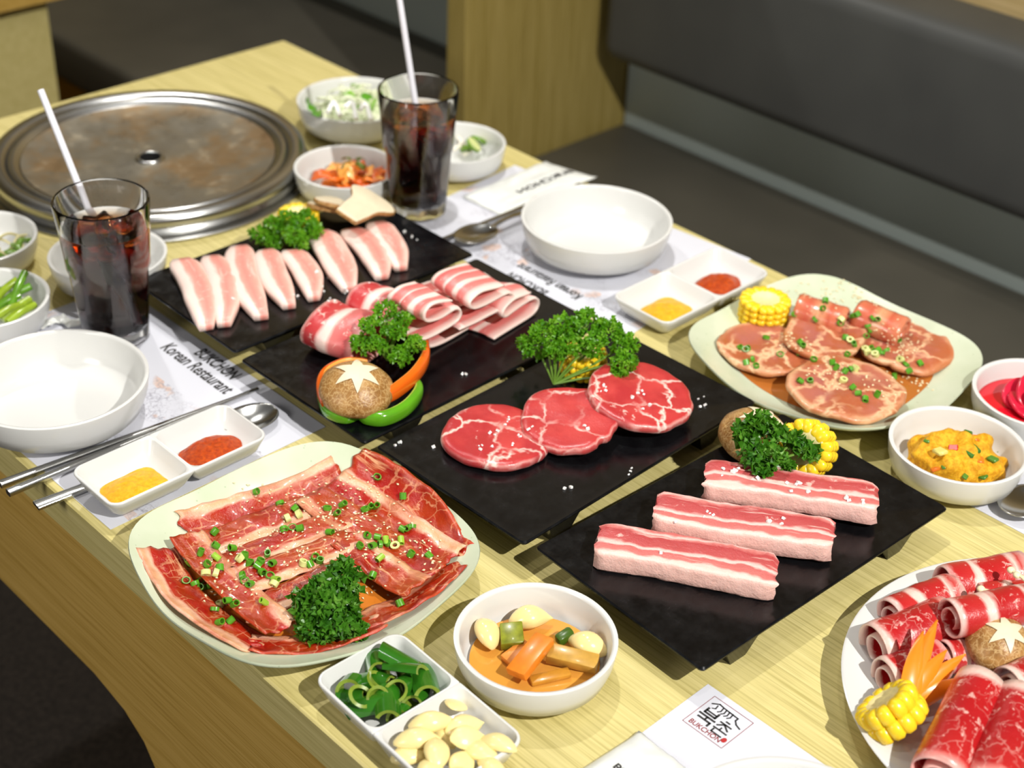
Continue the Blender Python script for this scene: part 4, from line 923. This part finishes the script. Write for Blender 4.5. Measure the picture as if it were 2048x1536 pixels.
# toppings are dropped onto whatever surface the meat has there
bpy.context.view_layer.update(); DG = bpy.context.evaluated_depsgraph_get()
def hit(u, v, h, lift):
    d = FWD + (u - 1024) / FPX * RGT + (768 - v) / FPX * UPV
    ok, loc, nrm, _i, o, _m2 = SC.ray_cast(DG, Vector(CAM), Vector(d).normalized())
    if not ok or o.name.startswith(('leaf', 'stem', 'kernel')): return P(u, v, h)
    if loc.z < TZ - .02: return np.array([loc.x, loc.y, 0])
    return np.array(loc) + np.array([0, 0, lift])
# spring onion rings: three kinds of cut, copied
SPG = [plain('spring_onion_green', C(84, 150, 34), .3, .15, 200), plain('spring_onion_light', C(150, 190, 60), .3, .15, 200), plain('spring_onion_pale', C(212, 216, 140), .35, .1, 200)]
def ring_geo(r, L, wall=.0009):
    return lathe([(r, -L / 2), (r * 1.02, 0), (r, L / 2), (r - wall, L / 2), (r - wall, -L / 2), (r, -L / 2)], 12)
ONI = [mesh(ring_geo(.0031, .0055), SPG[0], True, 40, 'onion'), mesh(ring_geo(.0036, .0030), SPG[0], True, 40, 'onion'), mesh(ring_geo(.0027, .0070), SPG[1], True, 40, 'onion'), mesh(ring_geo(.0040, .0042, .0020), SPG[2], True, 40, 'onion')]
def onions(spots, h, label, group, seed=0, hs=None):
    rs = np.random.default_rng(seed)
    for k, (u, v) in enumerate(spots):
        p = hit(u, v, h, .0022); kind = int(rs.choice([0, 0, 1, 2, 0, 1, 3])); tl = rs.uniform(.2, 1.45)
        o = ob('spring_onion_piece', ONI[kind], None, p, (tl, rs.uniform(-.3, .3), rs.uniform(0, 6.3))); o.scale = (1, .82, 1); tag(o, label.replace('cut piece', ['dark green cut tube', 'dark green short ring', 'light green cut tube', 'pale thick ring'][kind]), 'spring onion', group)
front = [(513, 987), (560, 1010), (575, 1040), (590, 1020), (598, 1032), (568, 1062), (430, 1067), (432, 1095), (402, 1108), (433, 1118), (378, 1130), (415, 1132), (440, 1140), (432, 1150), (465, 1100), (490, 1115), (535, 1112), (480, 1120), (500, 1130), (515, 1135), (522, 1125), (545, 1130), (485, 1155), (500, 1172), (490, 1165), (525, 1148), (540, 1155), (552, 1162), (548, 1172), (455, 1205), (440, 1212), (430, 1222), (470, 1212), (440, 1248), (462, 1245), (372, 1165), (390, 1170), (402, 1165), (412, 1150), (420, 1175), (405, 1178), (655, 1020), (674, 1030), (686, 1012), (755, 958), (806, 996), (740, 1018), (752, 1016), (730, 1022), (805, 1062), (815, 1060), (824, 1056), (735, 1075), (755, 1078), (772, 1085), (760, 1092), (745, 1095), (720, 1095), (775, 1090), (822, 1112), (858, 1115), (760, 1120), (745, 1155), (585, 1058), (600, 1060), (660, 1068), (640, 1125), (630, 1118), (607, 1130), (620, 1132), (790, 1095), (802, 1085), (800, 1210), (528, 1208)]
onions(front, .0235, 'cut piece of spring onion scattered over the marinated beef', 'spring onion on the beef', 21)
right_ = [(1480, 698), (1490, 702), (1495, 700), (1532, 678), (1505, 722), (1492, 728), (1512, 735), (1600, 688), (1598, 710), (1627, 722), (1630, 642), (1588, 632), (1645, 620), (1682, 642), (1680, 650), (1706, 635), (1715, 632), (1745, 640), (1755, 642), (1735, 655), (1738, 665), (1732, 675), (1690, 678), (1700, 684), (1708, 692), (1722, 695), (1730, 702), (1742, 700), (1755, 704), (1762, 710), (1772, 704), (1750, 712), (1735, 708), (1797, 683), (1800, 722), (1812, 732), (1818, 745), (1840, 730), (1664, 728), (1672, 738), (1690, 745), (1700, 742), (1710, 740), (1600, 765), (1620, 765), (1686, 764), (1705, 778), (1716, 790), (1730, 802), (1754, 792), (1788, 756), (1694, 712), (1560, 712), (1605, 695), (1650, 605)]
onions(right_, .0245, 'cut piece of spring onion scattered over the pork steaks', 'spring onion on the pork', 22)
def seeds(spots_fn, n, label, name, seed, size=.00145):
    rs = np.random.default_rng(seed); g = G()
    for _ in range(n):
        p = spots_fn(rs)
        if not TZ + .008 < p[2] < TZ + .075: continue
        a = rs.uniform(0, 6.3); d = np.array([math.cos(a), math.sin(a), rs.uniform(-.3, .3)]); s = np.array([-d[1], d[0], 0]); b = np.array([0, 0, 1.0]); k = size * rs.uniform(.8, 1.15)
        v = [p - d * k * 1.1, p + d * k * 1.3] + [p + (s * math.cos(t) * .72 + b * math.sin(t) * .45) * k - d * k * .25 for t in np.linspace(0, 2 * pi, 6, endpoint=False)]
        g.add(v, [(0, 2 + j, 2 + (j + 1) % 6) for j in range(6)] + [(1, 2 + (j + 1) % 6, 2 + j) for j in range(6)])
    return tag(wob(name, g, MAT['sesame'], None, True, 0), label, 'sesame', kind='stuff')
bc = [(520, 1005), (600, 1010), (560, 1030), (650, 1000), (680, 1050), (740, 1040), (700, 1035), (800, 1060), (830, 1100), (620, 1100), (560, 1075), (480, 1100), (500, 1170), (740, 1100), (715, 1180), (700, 1190), (450, 1180), (640, 1040), (590, 1120), (860, 1120), (720, 975), (770, 1000)]
seeds(lambda rs: (lambda c: hit(c[0] + rs.normal() * 26, c[1] + rs.normal() * 18, .0225, .0006))(bc[rs.integers(len(bc))]), 330, 'white sesame seeds sprinkled over the marinated beef', 'sesame_seeds', 31)
pc = [(1570, 690), (1600, 695), (1640, 750), (1660, 745), (1690, 770), (1760, 665), (1790, 680), (1820, 690), (1800, 700), (1770, 770), (1820, 760), (1840, 770), (1680, 590), (1720, 590), (1630, 590), (1590, 680), (1820, 675), (1740, 760)]
seeds(lambda rs: (lambda c: hit(c[0] + rs.normal() * 18, c[1] + rs.normal() * 13, .0240, .0006))(pc[rs.integers(len(pc))]), 230, 'white sesame seeds sprinkled over the pork steaks', 'sesame_seeds', 32)
def salt(spots, h, label, seed=0, size=.0011):
    rs = np.random.default_rng(seed); g = G()
    for (u, v, *hh) in spots:
        for _ in range(rs.integers(1, 4)):
            p = hit(u + rs.normal() * 5, v + rs.normal() * 4, (hh[0] if hh else h), 0); k = size * rs.uniform(.6, 1.4)
            b = box(-k, k, -k * .8, k * .8, -k * .7, k * .7); b.rot(rotm(rs.uniform(0, 1), rs.uniform(0, 1), rs.uniform(0, 3))); b.move(p + np.array([0, 0, k * .6])); g.join(b)
    return tag(wob('salt_grains', g, MAT['salt'], None, False), label, 'salt', kind='stuff')
salt([(805, 463), (825, 475), (835, 482), (640, 545), (655, 560), (665, 602), (690, 585), (740, 562), (650, 580), (470, 595), (593, 595)], TH, 'coarse salt grains scattered on the far tray', 1)
salt([(928, 748), (1150, 745)], TH, 'few coarse salt grains on the folded belly tray', 2)
salt([(803, 890), (868, 895), (1398, 795), (1405, 815), (1262, 947), (1140, 980), (1014, 832, TH + .010), (1014, 845, TH + .010), (990, 868, TH + .010), (1030, 875, TH + .010), (1027, 890, TH + .010), (985, 893, TH + .010), (960, 893, TH + .010), (1165, 855, TH + .018), (1210, 780, TH + .023), (1265, 798, TH + .023), (1282, 785, TH + .023), (1288, 812, TH + .023), (1208, 770, TH + .023), (1055, 855, TH + .012)], TH, 'coarse salt grains on the pork collar tray', 3)
salt([(1445, 945, TH + .025), (1475, 945, TH + .025), (1520, 960, TH + .025), (1598, 965, TH + .025), (1568, 970, TH + .025), (1572, 985, TH + .025), (1620, 985, TH + .025), (1692, 1000, TH + .025), (1725, 1005, TH + .025), (1408, 1025, TH + .023), (1420, 1027, TH + .023), (1540, 1045, TH + .023), (1566, 1050, TH + .023), (1355, 1040, TH + .023), (1328, 1104, TH + .020)], TH, 'coarse salt grains on the thick belly slabs', 4, .0013)

# ------------------------------------------------------------------ beef rolls on the round plate
hp = .028
for k, (a, b, r, m, sd, lb) in enumerate([
    ((1890, 1180, .032), (2045, 1150, .034), .0210, 'mroll_fat', .3, 'striped beef roll farthest back on the round plate'),
    ((1782, 1240, .028), (1910, 1188, .034), .0190, 'mroll_fat', 1.1, 'flat striped beef roll at the far-left side of the round plate'),
    ((1752, 1302, .030), (1900, 1246, .036), .0230, 'mroll', 2.0, 'large marbled beef roll nearest the left rim of the round plate'),
    ((1770, 1362, .026), (1880, 1322, .028), .0190, 'mroll', 2.9, 'marbled beef roll just above the carrot flower'),
    ((1900, 1242, .058), (2070, 1210, .058), .0180, 'mroll_fat', 4.0, 'open-ended beef roll lying over the others above the mushroom'),
    ((1960, 1200, .036), (2090, 1190, .040), .0140, 'mroll_fat', 5.0, 'beef roll under the thin enoki mushrooms'),
    ((1890, 1318, .032), (1970, 1304, .032), .0150, 'mroll_fat', .9, 'small beef roll between carrot and mushroom'),
    ((1958, 1368, .046), (1868, 1556, .036), .0215, 'mroll', 1.7, 'long red beef roll standing next to the corn'),
    ((2042, 1400, .046), (1975, 1585, .036), .0225, 'mroll', 3.3, 'long red beef roll in the near corner of the picture'),
    ((2020, 1378, .048), (2120, 1340, .046), .0180, 'mroll', 4.4, 'red beef roll right of the mushroom at the picture edge')]):
    roll(rp(*a), rp(*b), r, lb, m, 1.8, seed=sd)
shiitake(P(1992, 1300, .040), .0250, .025, 'star-cut shiitake cap among the beef rolls', rot=(math.radians(8), math.radians(-12), .5))
corn(P(1803, 1452, .0235), .0240, .024, 'corn piece leaning at the rim of the round plate', rot=(math.radians(48), 0, math.radians(190)), n=13, rows=2)
def carrot_flower():
    m = plain('carrot', C(242, 140, 30), .3, .05, 60, coat=.2); b = P(1815, 1418, .030)
    t = thing('carrot_flower', b, 'orange carrot carved into a flower on the round plate', 'carrot')
    for (u, v, h) in [(1846, 1262, .072), (1874, 1240, .076), (1893, 1300, .060), (1930, 1308, .056), (1936, 1356, .044)]:
        e = P(u, v, h); d = e - b; L = np.linalg.norm(d); d /= L; s = np.cross(d, FWD); s /= np.linalg.norm(s); n_ = np.cross(s, d); rings = []
        for q in np.linspace(0, 1, 9):
            w_ = .0072 * (.75 + .9 * q - 1.62 * q ** 2.4) + .0003; c = b + d * L * q + n_ * .006 * math.sin(q * pi) 
            rings.append([c + s * w_ * x + n_ * y for x, y in ((-1, .0), (-.5, .0014), (.5, .0014), (1, 0), (.5, -.0016), (-.5, -.0016))])
        wob('petal', loft(rings), m, t, True, 60)
    wob('flower_base', blob(.010, .010, .009, .05, 2, 2).move(b + np.array([.001, .001, .001])), m, t)
carrot_flower()
MAT['enoki'] = plain('enoki', C(240, 226, 186), .45)
for i, (a, b_) in enumerate([((1962, 1178, .060), (2060, 1225, .060)), ((2022, 1140, .062), (2075, 1200, .060)), ((2034, 1150, .064), (2090, 1190, .060))]):
    p0, p1 = P(*a), P(*b_); t = thing('enoki_mushroom', p0, f'thin enoki mushroom, {["the lowest", "the highest", "the middle"][i]} of three over the beef rolls', 'mushroom', 'enoki mushrooms')
    wob('stalk', tube(catmull([p0, (p0 + p1) / 2 + np.array([0, 0, .004]), p1], 6), .0013, 7), MAT['enoki'], t); wob('cap', blob(.0032, .0032, .0026, .05, 2, 2).move(p0), MAT['enoki'], t)

# ------------------------------------------------------------------ bowls: pickled garlic and vegetables
MAT['clove'] = plain('garlic_clove', C(246, 226, 160), .28, .06, 40, sss=.2); MAT['clove_pickled'] = plain('pickled_garlic', C(242, 218, 150), .22, .08, 40, sss=.2, coat=.3)
def clove(L, W_, bend=.15, flat=.8):
    rings = []
    for k in range(13):
        t = k / 12; r = W_ * .5 * (math.sin(pi * min(1, t * 1.02 + .02)) ** .62) * (1 - .35 * t ** 3); x = (t - .5) * L; zc = bend * L * (1 - (2 * t - 1) ** 2)
        r = max(r, W_ * .03)
        rings.append([(x, r * math.cos(a), zc + r * flat * (math.sin(a) if math.sin(a) > -.3 else -.3 + .4 * (math.sin(a) + .3))) for a in np.linspace(0, 2 * pi, 14, endpoint=False)])
    return loft(rings)
def liquid(c, R, z, col, name, label, rough=.05):
    t = NT(name + '_fluid'); t.done(col, rough, coat=.3)
    return tag(ob(name, mesh(lathe([(0, z), (R, z), (R * .96, z - .0012), (0, z - .0012)], 60), t.m, True, 60), None, c), label, 'liquid')
bz = IN_garlic
liquid(bz, .0485, .0065, C(214, 150, 62), 'pickling_brine', 'amber pickling brine in the garlic bowl')
CLG = mesh(clove(.034, .021, .12), MAT['clove_pickled'], name='clove')
for (u, v, h, rz, rx, lb) in [(970, 1268, .018, 1.15, .3, 'pickled garlic clove at the left wall of its bowl'), (1062, 1240, .018, -.6, .2, 'pickled garlic clove at the back of its bowl'), (1172, 1292, .018, 1.9, -.3, 'pickled garlic clove at the right wall of its bowl')]:
    tag(ob('garlic_clove', CLG, None, P(u, v, h), (rx, 0, rz)), lb, 'garlic', 'pickled garlic cloves')
def bar(name, a, b, w_, h, col, label, cat, group=None, rx=0, rough=.3, bev=.0012, vary=.12):
    p0, p1 = P(*a), P(*b); d = p1 - p0; L = np.linalg.norm(d); g = box(-L / 2, L / 2, -w_ / 2, w_ / 2, -h / 2, h / 2, bev, 2)
    g.xf(lambda p: (p[0], p[1] + .0012 * nz(p[0] * 60, p[2] * 90), p[2] + .0008 * nz(p[0] * 50, p[1] * 90, 3)))
    q = Vector(d).to_track_quat('X', 'Z').to_euler(); o = ob(name, mesh(g, plain(name + '_flesh', C(*col), rough, vary, 160, coat=.2), True, 40), None, (p0 + p1) / 2); o.rotation_euler = (Vector(d).to_track_quat('X', 'Z').to_matrix() @ Matrix.Rotation(rx, 3, 'X')).to_euler()
    return tag(o, label, cat, group)
bar('carrot_stick', (1090, 1275, .030), (1032, 1350, .022), .0165, .0075, (224, 128, 34), 'thick orange carrot stick on top of the pickles', 'carrot', rx=.15)
bar('carrot_slice', (1060, 1290, .018), (1012, 1325, .014), .014, .006, (226, 140, 60), 'paler carrot slice under the thick carrot stick', 'carrot')
bar('zucchini_piece', (1000, 1272, .021), (1046, 1270, .021), .018, .010, (122, 128, 30), 'square zucchini piece with speckled green skin in the brine', 'zucchini', rx=.35, vary=.35)
bar('radish_stick', (1095, 1305, .021), (1196, 1328, .019), .013, .010, (190, 146, 62), 'brown pickled radish stick at the right of the bowl', 'radish', rx=.3)
bar('radish_strip', (1060, 1362, .014), (1140, 1345, .015), .009, .004, (196, 136, 44), 'thin pickled radish strip at the near wall of the bowl', 'radish')
bar('chili_piece', (1112, 1282, .019), (1146, 1264, .021), .009, .008, (62, 92, 20), 'dark green chili piece between carrot and garlic', 'chili', bev=.003)

# front two-part dish: chili and garlic
t_, L_, W2, ins, dang = DF
CHS, CHI = plain('green_chili_skin', C(44, 104, 22), .14, .2, 60, coat=.5), plain('green_chili_flesh', C(122, 142, 46), .35, .15, 120)
def chili_geo(r, L, slant, cut=1.0):
    n = 18; arc = 2 * pi * cut; rings = []; out = []; inn = []
    for k in range(n + 1):
        a = arc * k / n + .2; y, z = math.cos(a) * r, math.sin(a) * r * .85; sl = slant * math.sin(a)
        rings.append([(-L / 2 + sl, y, z), (L / 2 + sl, y, z), (L / 2 + sl, y * .72, z * .72), (-L / 2 + sl, y * .72, z * .72)])
    g = loft(rings, cut < 1, cut < 1); g.mi = [1 if (i % 4) in (1, 2, 3) else 0 for i in range(len(g.f))]; return g
CHM = [mesh(chili_geo(.0100, .011, .004), [CHS, CHI], True, 50, 'chili'), mesh(chili_geo(.0085, .020, .006), [CHS, CHI], True, 50, 'chili'), mesh(chili_geo(.0105, .030, .004, .55), [CHS, CHI], True, 50, 'chili'), mesh(chili_geo(.0090, .008, .003), [CHS, CHI], True, 50, 'chili')]
for i, (u, v, h, k, r_) in enumerate([(702, 1378, .020, 0, (1.2, .3, .5)), (720, 1395, .026, 0, (.8, .9, 1.2)), (760, 1398, .026, 3, (1.1, .9, .2)), (755, 1335, .024, 1, (.3, .2, 1.0)), (800, 1330, .026, 2, (.4, -.3, 2.0)), (815, 1350, .028, 2, (.7, .3, 1.9)), (805, 1375, .026, 1, (.2, .4, .3)), (850, 1375, .024, 2, (.2, .2, 1.0)), (745, 1416, .018, 2, (.1, .3, 2.4)), (775, 1420, .022, 2, (.4, .1, .9)), (718, 1398, .018, 1, (.2, .2, 2.2)), (830, 1400, .018, 1, (.1, .1, .6)), (770, 1365, .016, 1, (.2, .1, 1.7)), (800, 1435, .014, 3, (.8, .2, .4)), (745, 1365, .020, 0, (.5, .6, 2.0))]):
    tag(ob('chili_slice', CHM[k], None, P(u, v, h * .72 + .001), r_), 'green chili, ' + ['split open end piece', 'ring showing its pale inside', 'ring with seeds', 'short tube', 'long curl standing highest', 'curl against the far corner', 'tube lying across the middle', 'curl against the right wall', 'long curl along the left wall', 'curl by the divider', 'tube in the left corner', 'tube by the divider corner', 'tube buried in the middle', 'small ring by the divider', 'ring leaning on its neighbours'][i] + ', in the front dish', 'chili', 'green chili slices in the front dish')
CL2 = [mesh(clove(.034, .0165, .13, .75), MAT['clove'], name='clove'), mesh(clove(.032, .019, .08, .6), MAT['clove'], name='clove'), mesh(clove(.026, .018, .04, .35), MAT['clove'], name='clove')]
for i, (u, v, h, k, r_) in enumerate([(912, 1412, .024, 2, (.2, .6, .6)), (865, 1448, .028, 0, (.4, 0, -.55)), (930, 1455, .024, 1, (.2, .2, -.2)), (835, 1482, .026, 0, (.3, .1, -.5)), (872, 1505, .030, 1, (.2, .1, .9)), (935, 1475, .032, 2, (.5, .2, -.4)), (990, 1495, .026, 0, (.2, .3, 1.9)), (955, 1505, .024, 1, (.1, .2, 1.8)), (825, 1510, .018, 1, (.1, .1, -.3)), (925, 1525, .026, 2, (.3, .1, .3)), (860, 1545, .026, 1, (.1, .2, 1.0)), (980, 1545, .022, 0, (.2, .1, 1.4)), (915, 1560, .024, 1, (.1, .1, .4)), (890, 1465, .018, 1, (0, 0, 1.2))]):
    tag(ob('garlic_clove', CL2[k], None, P(u, v, h * .8), r_), 'raw garlic, ' + ['flat clove nearest the chili', 'clove by the chili divider', 'clove at the right of the upper row', 'clove at the left wall', 'broad clove in the middle', 'flat slice lying on top', 'clove standing at the right wall', 'clove left of the one at the right wall', 'clove low at the left wall', 'flat slice at the picture edge', 'clove at the lower left', 'clove in the near right corner', 'clove cut by the picture edge', 'clove buried under the others'][i] + ' of the front dish', 'garlic', 'raw garlic cloves in the front dish')

# pumpkin salad
MAT['pumpkin'] = sauce('pumpkin_mash', C(204, 140, 10), C(240, 186, 44), 210, .36)
pk = thing('pumpkin_mash', IN_pumpkin, 'mound of mashed yellow pumpkin with diced vegetables', 'salad')
gp_ = blob(.043, .034, .036, .34, 2.2, 5, 3, 0.0); gp_.xf(lambda p: (p[0] * (1 + .10 * nz(p[1] * 90, p[2] * 90)), p[1] * (1 + .1 * nz(p[0] * 90, p[2] * 90, 4)), p[2] + .003 * nz(p[0] * 110, p[1] * 110) if p[2] > 0 else 0)); gp_.rot(rotm(0, 0, -.75))
ob('mash', mesh(gp_, MAT['pumpkin'], True, 0), pk, (0, 0, .0004))
bits = [((1906, 898), (200, 40, 24), .0042), ((1945, 905), (60, 110, 30), .006), ((1935, 870), (64, 112, 34), .005), ((1975, 880), (70, 120, 40), .0045), ((1855, 882), (80, 130, 40), .0035), ((1890, 935), (76, 120, 40), .0038), ((1985, 920), (80, 130, 44), .0045), ((1950, 878), (222, 120, 30), .004), ((1870, 940), (214, 110, 30), .004), ((1960, 922), (224, 120, 34), .004), ((2000, 905), (110, 150, 50), .003), ((1880, 905), (222, 210, 120), .006), ((1920, 860), (150, 170, 60), .004), ((1965, 955), (70, 120, 40), .004), ((1930, 955), (84, 130, 44), .003)]
for (u, v), col, s in bits:
    # find the mound's surface along the viewing direction
    org = np.array(IN_pumpkin); best = None
    for h in np.linspace(.040, .006, 60):
        p = P(u, v, h); q = np.array(rotm(0, 0, .75)) @ (p - org); e = (q[0] / .045) ** 2 + (q[1] / .036) ** 2 + (q[2] / .036) ** 2
        if e <= 1.0: best = p; break
    if best is None: best = P(u, v, .010)
    g = box(-s, s, -s * .8, s * .8, -s * .35, s * .35, s * .2, 1); ob('vegetable_bit', mesh(g, plain('bit', C(*col), .3), True, 40), pk, best - org + np.array([0, 0, .001]), (random.uniform(-.4, .4), random.uniform(-.4, .4), random.uniform(0, 3)))

# red pickles
liquid(IN_beet, .053, .012, C(206, 20, 40), 'red_brine', 'bright red brine in the bowl at the picture edge')
RP = mesh(disc(lambda a: .019 * (1 + .06 * math.sin(3 * a)), .004, 4, 32), plain('red_radish', C(206, 30, 60), .25, .08, 60, coat=.3), name='radish')
for i, (u, v, h, r_) in enumerate([(2040, 795, .022, (.5, -.3, 0)), (2062, 790, .028, (.6, -.5, .4)), (2050, 815, .020, (.3, -.2, 1.0)), (2085, 810, .028, (.4, -.4, 2.0))]):
    tag(ob('radish_slice', RP, None, P(u, v, h), r_), 'pink-red pickled radish slice in the red brine', 'radish', 'red pickled radish slices')

# kimchi
KM = [plain('kimchi_a', C(226, 116, 22), .3, .25, 70, coat=.1), plain('kimchi_b', C(212, 92, 14), .3, .25, 70, coat=.1), plain('kimchi_c', C(238, 164, 74), .3, .2, 70, coat=.1)]
rs_ = np.random.default_rng(8)
for i in range(26):
    a = rs_.uniform(0, 6.28); r = .034 * rs_.uniform(0, 1) ** .5; z = .010 + .022 * (1 - r / .03) * rs_.uniform(.3, 1.1); sd = i * 1.7; L1, W1 = rs_.uniform(.022, .036), rs_.uniform(.014, .022)
    f = lambda u, v: np.array([(u - .5) * L1, (v - .5) * W1 * (1 + .3 * nz(u * 3, sd)), .003 * nz(u * 3 + sd, v * 3) + .006 * math.sin(u * 3 + sd)])
    tag(ob('kimchi_piece', mesh(sheet(f, 9, 7, .0025), KM[i % 3 if i % 5 else 1], True, 0), None, IN_kimchi + np.array([.006 + r * math.cos(a), -.004 + r * math.sin(a), z]), (rs_.uniform(-.5, .5), rs_.uniform(-.5, .5), rs_.uniform(0, 6.3))), ['orange', 'red-orange', 'pale orange'][i % 3 if i % 5 else 1] + ' piece of cabbage in the kimchi bowl', 'kimchi', 'kimchi pieces')
for i in range(4):
    a = i * 1.6; tag(ob('kimchi_leaf', mesh(sheet(lambda u, v: np.array([(u - .5) * .014, (v - .5) * .006, .002 * math.sin(u * 4)]), 6, 4, .001), plain('kimchi_green', C(96, 104, 30), .3), True, 0), None, IN_kimchi + np.array([.006 + .012 * math.cos(a), .012 * math.sin(a) - .006, .036]), (.3 * i, .2, a)), 'small green leaf strip among the kimchi', 'leaf', 'green strips in the kimchi')

# shredded salad
def shreds(c, n, R, zt_, m, name, label, seed, rad=.0011, L=(.012, .03), parts=None):
    rs = np.random.default_rng(seed); g = G()
    for _ in range(n):
        a = rs.uniform(0, 6.28); r = R * rs.uniform(0, 1) ** .5; p = c + np.array([r * math.cos(a), r * math.sin(a), zt_ * (1 - (r / R) ** 2 * .55) * rs.uniform(.55, 1)]); l = rs.uniform(*L); b = rs.uniform(0, 6.28); d = np.array([math.cos(b), math.sin(b), rs.uniform(-.35, .45)]) * l / 2
        g.join(tube(catmull([p - d, p + np.array([0, 0, l * .2]) * rs.uniform(-.5, 1), p + d], 3), rad * rs.uniform(.7, 1.3), 5))
    return tag(wob(name, g, m, None, True, 0), label, 'salad', kind='stuff')
cs = IN_salad
shreds(cs, 150, .048, .050, plain('shredded_cabbage', C(232, 236, 206), .35, .06, 60), 'shredded_cabbage', 'pale shredded cabbage heaped in the salad bowl', 41, .0016)
shreds(cs, 40, .046, .050, plain('shredded_greens', C(132, 180, 66), .35, .2, 60), 'shredded_greens', 'green lettuce shreds mixed through the salad bowl', 42, .0022, (.010, .02))
tag(wob('salad_base', blob(.050, .050, .036, .12, 3, 3, 2, 0.001).move(cs + np.array([0, 0, .001])), plain('salad_mass', C(220, 230, 190), .5, .1, 60)), 'packed mass of pale salad under the shreds', 'salad', kind='stuff')
GL = plain('salad_leaf', C(84, 150, 34), .35, .2, 80)
def leaf(c, L, W_, rot, label, cat='leaf', name='salad_leaf', m=None, group=None):
    f = lambda u, v: np.array([(u - .5) * L, (v - .5) * W_ * math.sin(pi * (.12 + .8 * u)) ** .7, .10 * L * math.sin(u * pi) + .05 * W_ * math.sin(v * 12 + u * 5)])
    return tag(ob(name, mesh(sheet(f, 14, 10, .0008), m or GL, True, 0), None, c, rot), label, cat, group)
leaf(P(622, 218, .050), .045, .028, (.9, .2, 1.0), 'green lettuce leaf at the grill side of the salad bowl')
leaf(P(735, 195, .066), .022, .014, (.3, .2, .4), 'small green leaf on top of the salad heap')
# white dressing streaks
MAT['dressing'] = plain('dressing', C(246, 246, 240), .2, coat=.3)
for i, pts in enumerate([[(655, 225, .058), (668, 205, .064), (680, 232, .056)], [(690, 215, .064), (705, 205, .068), (712, 238, .056)], [(720, 220, .064), (732, 208, .066), (742, 240, .056)]]):
    tag(wob('dressing_streak', tube(catmull([P(*p) for p in pts], 6), .0030, 8), MAT['dressing']), 'thick streak of white dressing over the salad', 'dressing', 'white dressing on the salad')

# cucumber pickle behind the farther glass; garlic stems; sprouts
CU = plain('cucumber_skin', C(110, 150, 40), .25, .2, 80); CF = plain('cucumber_flesh', C(214, 220, 150), .3, .1, 80)
for i, (u, v, h, rz) in enumerate([(945, 292, .024, .4), (955, 284, .022, 1.6), (938, 300, .018, 2.4)]):
    g = disc(lambda a: .011, .004, 4, 24); g.mi = [1 if len(f) == 3 or i_ < 100 else 0 for i_, f in enumerate(g.f)]
    tag(ob('cucumber_slice', mesh(g, [CU, CF], True, 40), None, P(u, v, h), (.7, .3, rz)), 'green cucumber slice in the bowl behind the farther glass', 'cucumber', 'pickled cucumber slices')
for i, (a, b) in enumerate([((915, 272, .020), (935, 300, .014)), ((925, 310, .014), (950, 296, .016)), ((905, 300, .016), (930, 285, .020))]):
    bar('onion_strip', a, b, .006, .003, (232, 226, 210), 'white onion strip in the bowl behind the farther glass', 'onion', 'white onion strips', vary=.05)
GS = [plain('garlic_stem_a', C(92, 140, 30), .25, .2, 80, coat=.3), plain('garlic_stem_b', C(140, 164, 40), .25, .2, 80, coat=.3)]
for i, (a, b) in enumerate([((20, 620, .020), (50, 545, .040)), ((-10, 600, .020), (35, 560, .034)), ((0, 610, .018), (62, 572, .030)), ((5, 640, .018), (60, 598, .026)), ((-20, 625, .018), (40, 590, .028)), ((15, 645, .016), (70, 610, .020)), ((-30, 600, .016), (20, 575, .028)), ((-5, 632, .024), (45, 610, .024)), ((-60, 600, .016), (-10, 580, .024))]):
    p0, p1 = P(*a), P(*b); g = tube(catmull([p0, (p0 + p1) / 2 + np.array([0, 0, .002]), p1], 4), .0042, 8)
    tag(wob('garlic_scape', g, GS[i % 2]), ['dark', 'yellowish'][i % 2] + ' green garlic stem in the bowl left of the near cola', 'vegetable', 'green garlic stems')
SPM = [plain('sprout', C(232, 222, 170), .3), plain('sprout_green', C(110, 150, 40), .3)]
for i in range(14):
    c = IN_sprout + np.array([.020 + .018 * math.cos(i * 1.9), -.016 + .018 * math.sin(i * 1.9), .012 + .002 * (i % 4)]); a = i * 1.3; d = np.array([math.cos(a), math.sin(a), .15]) * .014
    tag(wob('bean_sprout', tube(catmull([c - d, c + np.array([0, 0, .006]), c + d], 5), .0015 if i % 3 else .0028, 6), SPM[0 if i % 3 else 1]), 'bean sprout strand in the bowl beside the grill', 'sprout', 'bean sprouts in the leftmost bowl')
